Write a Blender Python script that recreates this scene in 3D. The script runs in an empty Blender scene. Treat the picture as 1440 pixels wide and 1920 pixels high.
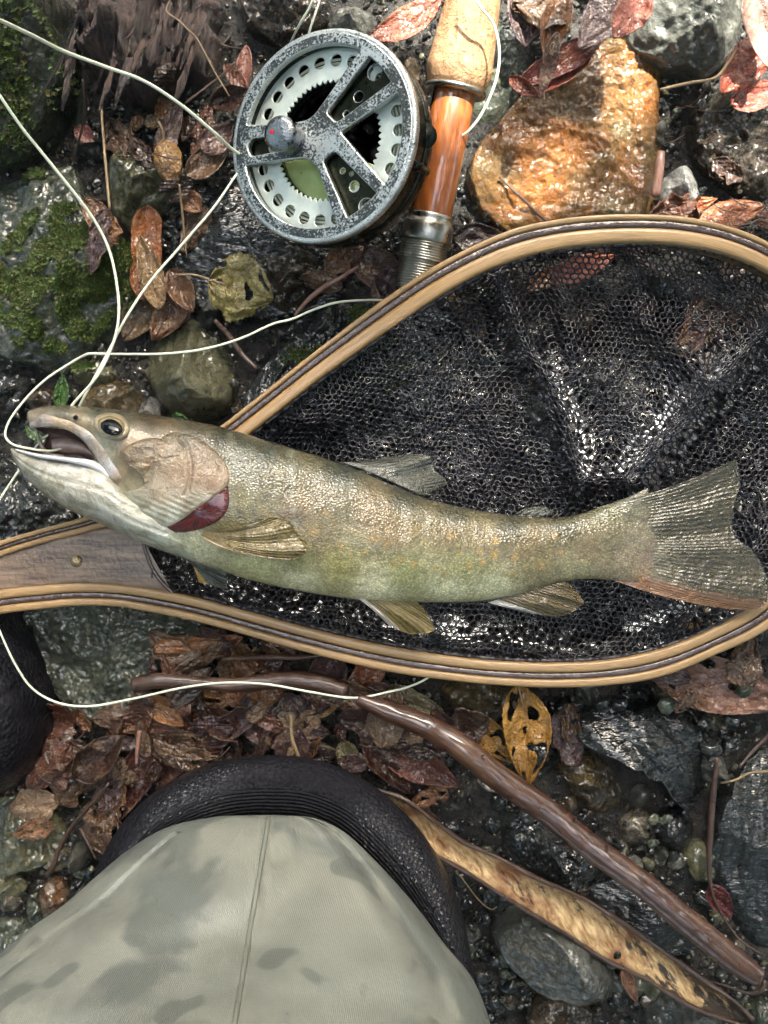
import bpy, bmesh, math, random
import numpy as np
from mathutils import Vector, noise, Matrix
from mathutils.bvhtree import BVHTree
random.seed(7); rnd = random.random
SC = bpy.context.scene
COL = SC.collection
H = 0.60; S = 0.0003

# ------------------------------------------------------------------ camera, light, exposure
cam = bpy.data.objects.new('camera', bpy.data.cameras.new('camera')); COL.objects.link(cam)
cam.location = (0, 0, H); cam.rotation_euler = (0, 0, 0)
cam.data.sensor_fit = 'VERTICAL'; cam.data.sensor_height = 24
cam.data.lens = 12 / ((960 * S) / H)
cam.data.clip_start = 0.01; cam.data.clip_end = 60
SC.camera = cam
SUN = Vector((0.30, 0.62, 0.95)).normalized()
sun_el = math.asin(SUN.z); sun_az = math.atan2(SUN.x, SUN.y)
w = bpy.data.worlds.new('World'); SC.world = w; w.use_nodes = True
nt = w.node_tree; nt.nodes.clear()
sky = nt.nodes.new('ShaderNodeTexSky'); sky.sky_type = 'NISHITA'; sky.sun_disc = False
sky.sun_elevation = sun_el; sky.sun_rotation = sun_az; sky.dust_density = 7.0; sky.ozone_density = 0.6
bg = nt.nodes.new('ShaderNodeBackground'); bg.inputs['Strength'].default_value = 0.15
wo = nt.nodes.new('ShaderNodeOutputWorld')
nt.links.new(sky.outputs[0], bg.inputs[0]); nt.links.new(bg.outputs[0], wo.inputs[0])
sl = bpy.data.lights.new('sun', 'SUN'); sl.energy = 3.0; sl.angle = math.radians(0.6); sl.color = (1, 0.95, 0.87)
so = bpy.data.objects.new('sun', sl); COL.objects.link(so)
so.rotation_euler = SUN.to_track_quat('Z', 'Y').to_euler(); so.location = (1, 2, 4)
SC.view_settings.view_transform = 'Standard'; SC.view_settings.look = 'None'
SC.view_settings.gamma = 1; SC.view_settings.use_curve_mapping = False
SC.view_settings.exposure = 3.12
SC.view_settings.use_white_balance = True; SC.view_settings.white_balance_temperature = 6450; SC.view_settings.white_balance_tint = 4

# ------------------------------------------------------------------ helpers
def P(px, py, z=0.0):
    k = S * (H - z) / H
    return Vector(((px - 720) * k, (960 - py) * k, z))

def tag(o, label=None, cat=None, group=None, kind=None):
    if label: o['label'] = label
    if cat: o['category'] = cat
    if group: o['group'] = group
    if kind: o['kind'] = kind
    return o

def empty(name, loc=(0, 0, 0)):
    o = bpy.data.objects.new(name, None); COL.objects.link(o); o.location = loc
    o.empty_display_size = 0.02
    return o

def mesh(name, verts, faces, mat=None, parent=None, smooth=True, uvs=None, cols=None):
    me = bpy.data.meshes.new(name)
    me.from_pydata([tuple(v) for v in verts], [], faces)
    if smooth: me.polygons.foreach_set('use_smooth', [True] * len(me.polygons))
    if uvs is not None:
        ul = me.uv_layers.new(name='UVMap')
        li = np.zeros(len(me.loops), dtype=np.int32); me.loops.foreach_get('vertex_index', li)
        ul.data.foreach_set('uv', np.asarray(uvs, dtype=np.float32)[li].ravel())
    if cols is not None:
        ca = me.color_attributes.new('Col', 'FLOAT_COLOR', 'POINT')
        c = np.ones((len(me.vertices), 4), dtype=np.float32); c[:, :3] = cols
        ca.data.foreach_set('color', c.ravel())
    me.update()
    o = bpy.data.objects.new(name, me); COL.objects.link(o)
    if mat: me.materials.append(mat)
    if parent is not None:
        o.parent = parent
        if parent.type == 'EMPTY' and parent.location.length > 0:
            o.matrix_parent_inverse = Matrix.Translation(-parent.location)
    return o

def catmull(pts, n):
    pts = np.asarray(pts, float)
    if len(pts) < 3:
        t = np.linspace(0, 1, n)[:, None]; return pts[0] * (1 - t) + pts[-1] * t
    p = np.vstack([2 * pts[0] - pts[1], pts, 2 * pts[-1] - pts[-2]])
    m = len(pts) - 1; out = []
    for q in np.linspace(0, m, n):
        i = min(int(q), m - 1); t = q - i
        a, b, c, d = p[i], p[i + 1], p[i + 2], p[i + 3]
        out.append(0.5 * ((2 * b) + (c - a) * t + (2 * a - 5 * b + 4 * c - d) * t * t + (3 * b - a - 3 * c + d) * t ** 3))
    return np.array(out)

def loft(name, tops, bots, zc, th, n, m, mat, parent=None, pw=1.0, low=0.8, fn=None, cols=None, px=True):
    """closed shell between two paired edge curves, bulging th above and low*th below height zc"""
    k = len(tops)
    zc = zc if hasattr(zc, '__len__') else [zc] * k
    th = th if hasattr(th, '__len__') else [th] * k
    T = catmull(tops, n); B = catmull(bots, n)
    Z = catmull([[z] for z in zc], n)[:, 0]; W = np.maximum(catmull([[t] for t in th], n)[:, 0], 0.0002)
    V = []; UV = []
    for i in range(n):
        for j in range(2 * m):
            a = math.pi * j / m
            v = (1 - math.cos(a)) / 2; s = math.sin(a)
            x, y = T[i] * (1 - v) + B[i] * v
            if s >= 0: z = Z[i] + W[i] * (s ** pw)
            else: z = Z[i] - low * W[i] * ((-s) ** pw)
            if fn:
                r = fn(i / (n - 1), v, x, y, z, j <= m); x, y, z = r
            V.append(P(x, y, z)); UV.append((i / (n - 1), v))
    F = []
    for i in range(n - 1):
        for j in range(2 * m):
            j2 = (j + 1) % (2 * m)
            F.append((i * 2 * m + j, (i + 1) * 2 * m + j, (i + 1) * 2 * m + j2, i * 2 * m + j2))
    F.append(tuple(range(0, 2 * m))); F.append(tuple(reversed(range((n - 1) * 2 * m, n * 2 * m))))
    c = None
    if cols is not None: c = cols(V)
    return mesh(name, V, F, mat, parent, True, UV, c)

def tube(name, pts, rad, mat, parent=None, ns=8, sub=6, wob=0.0, seed=0, flat=1.0):
    """pts world 3-vectors; rad number or list"""
    pts = [tuple(p) for p in pts]
    n = max(2, (len(pts) - 1) * sub + 1)
    C = catmull(pts, n)
    rr = rad if hasattr(rad, '__len__') else [rad] * len(pts)
    R = catmull([[r] for r in rr], n)[:, 0]
    V = []; UV = []; F = []
    up = Vector((0, 0, 1)); L = 0
    for i in range(n):
        a = Vector(C[max(0, i - 1)]); b = Vector(C[min(n - 1, i + 1)])
        t = (b - a).normalized()
        u = t.cross(up)
        if u.length < 1e-4: u = Vector((1, 0, 0))
        u.normalize(); v = u.cross(t).normalized()
        if i: L += (Vector(C[i]) - Vector(C[i - 1])).length
        for j in range(ns):
            an = 2 * math.pi * j / ns
            r = R[i]
            if wob: r *= 1 + wob * noise.noise(Vector((C[i][0] * 150 + seed, C[i][1] * 150, math.cos(an) * 1.3 + math.sin(an) * 3)))
            V.append(Vector(C[i]) + u * (r * math.cos(an)) + v * (r * flat * math.sin(an))); UV.append((L * 20, j / ns))
    for i in range(n - 1):
        for j in range(ns):
            F.append((i * ns + j, i * ns + (j + 1) % ns, (i + 1) * ns + (j + 1) % ns, (i + 1) * ns + j))
    F.append(tuple(reversed(range(ns)))); F.append(tuple(range((n - 1) * ns, n * ns)))
    return mesh(name, V, F, mat, parent, True, UV)

def fbm(x, y, z=0.0, o=4):
    return noise.fractal(Vector((x, y, z)), 1.0, 2.1, o, noise_basis='PERLIN_ORIGINAL')

# height field of what lies on the ground, 2 mm cells
GX, GY, GC = 0.46, 0.56, 0.002
NX, NY = int(2 * GX / GC), int(2 * GY / GC)
HF = np.zeros((NY, NX))
def hf_add(V):
    A = np.array([tuple(v) for v in V]); ix = ((A[:, 0] + GX) / GC).astype(int); iy = ((A[:, 1] + GY) / GC).astype(int)
    for dx in (0, 1):
        for dy in (0, 1):
            x = ix + dx; y = iy + dy
            ok = (x >= 0) & (x < NX) & (y >= 0) & (y < NY)
            np.maximum.at(HF, (y[ok], x[ok]), A[ok, 2])
def blur(A, r):
    for ax in (0, 1):
        B = np.zeros_like(A); 
        for d in range(-r, r + 1): B += np.roll(A, d, axis=ax)
        A = B / (2 * r + 1)
    return A
def hf(x, y, A=None):
    A = HF if A is None else A
    i = min(max(int((x + GX) / GC), 0), NX - 1); j = min(max(int((y + GY) / GC), 0), NY - 1)
    return float(A[j, i])

# ------------------------------------------------------------------ materials
class Nd:
    def __init__(s, name):
        s.m = bpy.data.materials.new(name); s.m.use_nodes = True
        s.t = s.m.node_tree; s.b = s.t.nodes['Principled BSDF']; s.out = s.t.nodes['Material Output']
    def n(s, ty, ins=None, **kw):
        d = s.t.nodes.new(ty)
        for k, v in kw.items(): setattr(d, k, v)
        for k, v in (ins or {}).items():
            if isinstance(v, bpy.types.NodeSocket): s.t.links.new(v, d.inputs[k])
            else: d.inputs[k].default_value = v
        return d
    def coord(s, scale=(1, 1, 1), rot=(0, 0, 0), out='Object'):
        tc = s.n('ShaderNodeTexCoord')
        return s.n('ShaderNodeMapping', {'Vector': tc.outputs[out], 'Scale': scale, 'Rotation': rot}).outputs[0]
    def noise(s, vec, sc, det=4, rough=0.55, dist=0.0):
        return s.n('ShaderNodeTexNoise', {'Vector': vec, 'Scale': sc, 'Detail': det, 'Roughness': rough, 'Distortion': dist}).outputs[0]
    def voro(s, vec, sc, feat='F1', out='Distance'):
        return s.n('ShaderNodeTexVoronoi', {'Vector': vec, 'Scale': sc}, feature=feat).outputs[out]
    def ramp(s, fac, stops, interp='LINEAR'):
        r = s.n('ShaderNodeValToRGB', {'Fac': fac}); e = r.color_ramp.elements; r.color_ramp.interpolation = interp
        while len(e) < len(stops): e.new(0.5)
        for q, (p, c) in zip(e, stops):
            q.position = p; q.color = tuple(c) + (1,) if hasattr(c, '__len__') else (c, c, c, 1)
        return r.outputs[0]
    def mix(s, f, a, b, mode='MIX'):
        d = s.n('ShaderNodeMix', data_type='RGBA', blend_type=mode)
        for k, v in ((0, f), (6, a), (7, b)):
            if isinstance(v, bpy.types.NodeSocket): s.t.links.new(v, d.inputs[k])
            elif k == 0: d.inputs[0].default_value = v
            else: d.inputs[k].default_value = tuple(v) + (1,) if len(v) == 3 else v
        return d.outputs[2]
    def math(s, op, a, b=0.0, c=0.0):
        d = s.n('ShaderNodeMath', operation=op)
        for k, v in ((0, a), (1, b), (2, c)):
            if isinstance(v, bpy.types.NodeSocket): s.t.links.new(v, d.inputs[k])
            else: d.inputs[k].default_value = v
        return d.outputs[0]
    def bump(s, h, dist, st=1.0, prev=None):
        i = {'Height': h, 'Distance': dist, 'Strength': st}
        if prev is not None: i['Normal'] = prev
        return s.n('ShaderNodeBump', i).outputs[0]
    def set(s, **kw):
        nm = {'col': 'Base Color', 'rough': 'Roughness', 'metal': 'Metallic', 'nor': 'Normal', 'coat': 'Coat Weight',
              'coatr': 'Coat Roughness', 'coatn': 'Coat Normal', 'spec': 'Specular IOR Level', 'alpha': 'Alpha', 'trans': 'Transmission Weight',
              'ior': 'IOR', 'sss': 'Subsurface Weight', 'sheen': 'Sheen Weight'}
        for k, v in kw.items():
            i = s.b.inputs[nm[k]]
            if isinstance(v, bpy.types.NodeSocket): s.t.links.new(v, i)
            elif hasattr(v, '__len__') and len(v) == 3: i.default_value = tuple(v) + (1,)
            else: i.default_value = v
        return s.m

def rock_mat(name, c1, c2, c3, sc=30, bump=1.0, coat=0.8, rough=(0.12, 0.5), strat=None, fine=320, spot=0.5, dark=.45):
    s = Nd(name)
    v = s.coord() if strat is None else s.coord(scale=strat[0], rot=strat[1])
    oi = s.n('ShaderNodeObjectInfo').outputs['Random']
    vv = s.n('ShaderNodeVectorMath', {0: v, 1: s.n('ShaderNodeCombineXYZ', {0: oi, 1: oi, 2: oi}).outputs[0]}, operation='ADD').outputs[0]
    n1 = s.noise(vv, sc, 6, 0.62, 0.4); n2 = s.noise(vv, sc * 4.5, 7, 0.7, 0.6); n3 = s.noise(vv, fine, 5, 0.7)
    v1 = s.voro(vv, sc * 6, 'DISTANCE_TO_EDGE')
    col = s.mix(s.ramp(n1, [(0.36, 0), (0.62, 1)]), c1, c2)
    col = s.mix(s.ramp(n2, [(spot, 0), (spot + 0.18, 0.85)]), col, c3)
    col = s.mix(s.ramp(n3, [(0.3, dark), (0.55, 0.0)]), col, (0.008, 0.008, 0.007))
    val = s.math('ADD', s.math('MULTIPLY', oi, 0.5), 0.75)
    col = s.mix(1.0, col, s.n('ShaderNodeCombineColor', {0: val, 1: val, 2: val}).outputs[0], 'MULTIPLY')
    nb = s.bump(n1, 0.012 * bump)
    nb = s.bump(n2, 0.007 * bump, 1.0, nb)
    nb = s.bump(n3, 0.0016 * bump, 1.0, nb)
    cb = s.bump(s.noise(vv, 110, 2, .5, .3), 0.0036 * bump, 1.0); cb = s.bump(s.noise(vv, 330, 2), 0.0004 * bump, 1.0, cb)
    return s.set(col=col, rough=s.ramp(n2, [(0.35, rough[0]), (0.65, rough[1])]), nor=nb, coat=1.0, coatr=0.045, coatn=cb, spec=0.25)

RM = {
 'dark': rock_mat('wet_dark_rock', (0.009, 0.010, 0.009), (0.026, 0.029, 0.027), (0.06, 0.062, 0.055), 30, .75, spot=.54),
 'slate': rock_mat('wet_slate_rock', (0.006, 0.0075, 0.008), (0.015, 0.018, 0.018), (0.04, 0.045, 0.043), 24, .55, spot=.58, strat=((1, 2.6, 1), (0, 0, 0.9))),
 'black': rock_mat('wet_black_rock', (0.006, 0.006, 0.008), (0.012, 0.012, 0.015), (0.025, 0.025, 0.03), 60, 1.2),
 'grey': rock_mat('wet_grey_rock', (0.06, 0.062, 0.052), (0.13, 0.13, 0.11), (0.24, 0.23, 0.19), 34, 0.8, 0.5, (0.2, 0.6)),
 'green': rock_mat('wet_green_grey_rock', (0.045, 0.055, 0.042), (0.11, 0.125, 0.09), (0.2, 0.2, 0.13), 30, 0.9, 0.7),
 'olive': rock_mat('wet_olive_rock', (0.05, 0.05, 0.026), (0.115, 0.11, 0.06), (0.2, 0.19, 0.11), 28, 0.5, 0.7),
 'brown': rock_mat('wet_brown_rock', (0.022, 0.015, 0.01), (0.07, 0.047, 0.028), (0.17, 0.125, 0.075), 32, 1.1, 0.7),
 'ochre': rock_mat('wet_ochre_rock', (0.05, 0.035, 0.016), (0.16, 0.11, 0.045), (0.06, 0.06, 0.055), 36, 1.0, 0.7),
 'tan': rock_mat('wet_tan_rock', (0.1, 0.085, 0.055), (0.28, 0.24, 0.17), (0.42, 0.38, 0.3), 50, 0.8, 0.6),
 'pale': rock_mat('pale_rock', (0.2, 0.19, 0.18), (0.42, 0.4, 0.37), (0.6, 0.58, 0.55), 60, 0.7, 0.6),
 'moss': rock_mat('wet_mossy_rock', (0.025, 0.03, 0.022), (0.055, 0.062, 0.04), (0.045, 0.075, 0.02), 26, 1.1, 0.6),
 'orange': rock_mat('wet_orange_rock', (0.15, 0.12, 0.05), (0.33, 0.125, 0.03), (0.38, 0.25, 0.12), 24, 1.3, 0.9, (0.08, 0.4), fine=240, spot=0.56, dark=.1),
 'rust': rock_mat('wet_rusty_rock', (0.16, 0.16, 0.13), (0.24, 0.11, 0.04), (0.3, 0.28, 0.22), 40, 0.9, 0.7),
}

def leaf_material():
    s = Nd('wet_dead_leaf')
    uv = s.n('ShaderNodeTexCoord').outputs['UV']; ob = s.coord()
    sx = s.n('ShaderNodeSeparateXYZ', {0: uv})
    u, v = sx.outputs[0], sx.outputs[1]
    oc = s.n('ShaderNodeObjectInfo'); c = oc.outputs['Color']
    av = s.math('ABSOLUTE', s.math('SUBTRACT', v, 0.5))
    mid = s.ramp(av, [(0.0, 1), (0.022, 0.9), (0.045, 0)])
    wv = s.math('FRACT', s.math('SUBTRACT', s.math('MULTIPLY', u, 9.0), s.math('MULTIPLY', av, 5.5)))
    side = s.ramp(wv, [(0.0, 1), (0.07, 0), (0.93, 0), (1.0, 1)])
    vein = s.math('MAXIMUM', mid, s.math('MULTIPLY', side, 0.7))
    ov = s.n('ShaderNodeVectorMath', {0: ob, 1: s.n('ShaderNodeCombineXYZ', {0: oc.outputs['Random'], 1: oc.outputs['Random'], 2: 0.0}).outputs[0]}, operation='ADD').outputs[0]
    n1 = s.noise(ov, 55, 5, 0.6, 0.5); n2 = s.noise(ov, 420, 4, 0.7); n3 = s.noise(ov, 130, 4, 0.65)
    col = s.mix(s.ramp(n1, [(0.35, 0.75), (0.62, 0)]), c, s.mix(1.0, c, (0.35, 0.3, 0.32), 'MULTIPLY'))
    col = s.mix(s.ramp(n3, [(0.55, 0), (0.7, 0.55)]), col, s.mix(0.5, c, (0.5, 0.36, 0.2)))
    col = s.mix(s.math('MULTIPLY', vein, 0.4), col, s.mix(1.0, c, (0.45, 0.38, 0.35), 'MULTIPLY'))
    col = s.mix(s.ramp(n2, [(0.6, 0), (0.72, 0.6)]), col, (0.02, 0.012, 0.008))
    nb = s.bump(vein, 0.0004, 1.0); nb = s.bump(n3, 0.005, 1.0, nb); nb = s.bump(n2, 0.0008, 1.0, nb)
    s.set(col=col, rough=s.ramp(n1, [(0.3, 0.22), (0.7, 0.5)]), nor=nb, coat=0.7, coatr=0.08, coatn=s.bump(s.noise(ov, 120, 3), .003, 1.0), spec=0.3)
    tr = s.n('ShaderNodeBsdfTranslucent', {'Color': col, 'Normal': nb})
    mx = s.n('ShaderNodeMixShader', {0: 0.18, 1: s.b.outputs[0], 2: tr.outputs[0]})
    s.t.links.new(mx.outputs[0], s.out.inputs[0])
    return s.m
M_LEAF = leaf_material()

def twig_material(name, c1, c2, c3, coat=0.5, bd=0.0006):
    s = Nd(name); ob = s.coord(); uv = s.coord(scale=(1.2, 9, 1), out='UV')
    n1 = s.noise(uv, 3, 6, 0.65); n2 = s.noise(ob, 300, 4); n3 = s.noise(ob, 40, 3)
    col = s.mix(s.ramp(n1, [(0.35, 0), (0.65, 1)]), c1, c2); col = s.mix(s.ramp(n3, [(0.5, 0), (0.68, 0.8)]), col, c3)
    nb = s.bump(n1, bd); nb = s.bump(n2, 0.0004, 1, nb)
    return s.set(col=col, rough=s.ramp(n2, [(0.3, 0.25), (0.7, 0.5)]), nor=nb, coat=coat, coatr=0.05, coatn=s.bump(n3, .0003))
M_BARK = twig_material('wet_brown_bark', (0.025, 0.010, 0.007), (0.085, 0.034, 0.018), (0.13, 0.065, 0.034), 1.0, 0.0005)
M_TWIG = twig_material('dark_twig', (0.025, 0.013, 0.009), (0.075, 0.035, 0.02), (0.11, 0.06, 0.04))
M_STRAW = twig_material('pale_straw', (0.18, 0.12, 0.06), (0.36, 0.25, 0.13), (0.3, 0.2, 0.11), 0.3)
M_PINKBARK = twig_material('pink_bark', (0.2, 0.09, 0.06), (0.34, 0.17, 0.12), (0.4, 0.25, 0.2), 0.5)

# ------------------------------------------------------------------ ground
def ground():
    s = Nd('wet_soil'); ob = s.coord()
    n1 = s.noise(ob, 22, 6, 0.65); n2 = s.noise(ob, 140, 6, 0.7); n3 = s.noise(ob, 500, 4, 0.7)
    col = s.mix(s.ramp(n1, [(0.35, 0), (0.65, 1)]), (0.005, 0.0045, 0.0035), (0.018, 0.013, 0.009))
    col = s.mix(s.ramp(n2, [(0.5, 0), (0.7, 0.8)]), col, (0.035, 0.029, 0.021))
    nb = s.bump(n2, 0.004); nb = s.bump(n3, 0.001, 1, nb)
    m = s.set(col=col, rough=s.ramp(n3, [(0.35, 0.2), (0.6, 0.7)]), nor=nb, coat=0.4, coatr=0.1, coatn=nb)
    xs = sorted(set([round(v, 4) for v in np.concatenate([np.linspace(-0.5, 0.5, 260), np.linspace(-5, -0.55, 16), np.linspace(0.55, 5, 16)])]))
    ys = sorted(set([round(v, 4) for v in np.concatenate([np.linspace(-0.55, 0.55, 280), np.linspace(-5, -0.6, 16), np.linspace(0.6, 5, 16)])]))
    V = []; 
    for y in ys:
        for x in xs:
            z = 0.010 * fbm(x * 9, y * 9, 3, 3) + 0.004 * fbm(x * 60, y * 60, 9, 3)
            V.append((x, y, z - 0.004))
    nx = len(xs); F = [(j * nx + i, j * nx + i + 1, (j + 1) * nx + i + 1, (j + 1) * nx + i) for j in range(len(ys) - 1) for i in range(nx - 1)]
    o = mesh('ground', V, F, m); tag(o, 'dark wet soil of the stream bank under the stones and leaves', 'ground', kind='structure')
    HF[:] = -0.01; hf_add([v for v in V if abs(v[0]) < GX and abs(v[1]) < GY])
    global HF_; 
ground()

# ------------------------------------------------------------------ traced rocks
OCC = []      # (cx, cy, r) occupied, in px
def rock(label, poly, h, mat, seed=0, z0=-0.006, facets=8, rough=0.12, power=4.0, res=1.0, tilt=(0, 0), name='rock', cat='rock', strat=None, group=None):
    R = random.Random(seed * 31 + 5)
    pl = np.array(poly, float); c = pl.mean(axis=0)
    d = pl - c; ang = np.arctan2(d[:, 1], d[:, 0]); rr = np.hypot(d[:, 0], d[:, 1])
    o = np.argsort(ang); ang = ang[o]; rr = rr[o]
    size = rr.max(); nT = int(min(180, max(36, size * 0.9 * res))); nR = int(min(56, max(10, size * 0.28 * res)))
    A = np.concatenate([ang - 2 * math.pi, ang, ang + 2 * math.pi]); B = np.concatenate([rr, rr, rr])
    th = np.linspace(-math.pi, math.pi, nT, endpoint=False); rad = np.interp(th, A, B)
    rad = (rad * 2 + np.roll(rad, 1) + np.roll(rad, -1)) / 4
    zm = z0 + h * 0.4; k = S * (H - zm) / H
    C = Vector(((c[0] - 720) * k, (960 - c[1]) * k)); sz = size * k
    pls = []
    for i in range(facets):
        a = R.uniform(0, 2 * math.pi); sl = R.uniform(0.3, 1.25) * h / sz
        pls.append((math.cos(a) * sl, math.sin(a) * sl, h * R.uniform(0.72, 1.0)))
    V = []; F = []
    amp = rough * min(h, .03) * (.4 if mat == 'slate' else 1)
    def top(x, y, r):
        z = h * (1 - r ** power) ** 0.55
        for (a, b, cc) in pls: 
            q = cc + a * (x - C.x) + b * (y - C.y)
            z = min(z, q)
        z = max(z, .5 * h * (1 - r ** power) ** .55); z += (x - C.x) * tilt[0] + (y - C.y) * tilt[1]
        if strat:
            ca, sa = math.cos(strat), math.sin(strat); u = x * ca + y * sa; w_ = -x * sa + y * ca
            nn = fbm(u * 25, w_ * 130, seed, 4) * 1.3
            nn += abs(fbm(u * 40, w_ * 60, seed + 4, 3))
        else: nn = 1.3 * fbm(x * 60, y * 60, seed, 5) + 0.6 * fbm(x * 22, y * 22, seed + 7, 2) - .7 * abs(fbm(x * 120, y * 120, seed + 3, 4)) + .5 * fbm(x * 260, y * 260, seed, 3)
        return z0 + max(z, 0) + amp * nn * (1 - 0.5 * r ** 4)
    V.append((C.x, C.y, top(C.x, C.y, 0)))
    for i in range(1, nR + 1):
        r = (i / nR); r = 1 - (1 - r) ** 1.35
        for j in range(nT):
            wob = 1 + 0.05 * rough / 0.12 * fbm(math.cos(th[j]) * 2.5, math.sin(th[j]) * 2.5, seed, 4) * r
            x = C.x + math.cos(th[j]) * rad[j] * k * r * wob; y = C.y - math.sin(th[j]) * rad[j] * k * r * wob
            V.append((x, y, top(x, y, r)))
    for q, (f, dz) in enumerate(((0.97, 0.35), (0.86, 0.75))):
        for j in range(nT):
            b = V[1 + (nR - 1) * nT + j]
            V.append((C.x + (b[0] - C.x) * f, C.y + (b[1] - C.y) * f, b[2] - max(h * 0.5, 0.006) * dz))
    for j in range(nT): F.append((0, 1 + (j + 1) % nT, 1 + j))
    for i in range(nR + 1):
        for j in range(nT):
            a = 1 + i * nT + j; b = 1 + i * nT + (j + 1) % nT
            F.append((a, b, b + nT, a + nT))
    F.append(tuple(range(1 + (nR + 1) * nT, 1 + (nR + 2) * nT)))
    V2 = [(v[0] - C.x, v[1] - C.y, v[2] - z0) for v in V]
    o = mesh(name, V2, F, RM[mat] if isinstance(mat, str) else mat); o.location = (C.x, C.y, z0)
    tag(o, label, cat, group)
    hf_add(V[:1 + nR * nT]); OCC.append((c[0], c[1], rr.mean()))
    return o

def ell(cx, cy, a, b, rot=0, n=14, jag=0.12, seed=1):
    R = random.Random(seed); out = []
    for i in range(n):
        t = 2 * math.pi * i / n; q = 1 + R.uniform(-jag, jag)
        x = a * math.cos(t) * q; y = b * math.sin(t) * q; r = math.radians(rot)
        out.append((cx + x * math.cos(r) - y * math.sin(r), cy + x * math.sin(r) + y * math.cos(r)))
    return out

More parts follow.
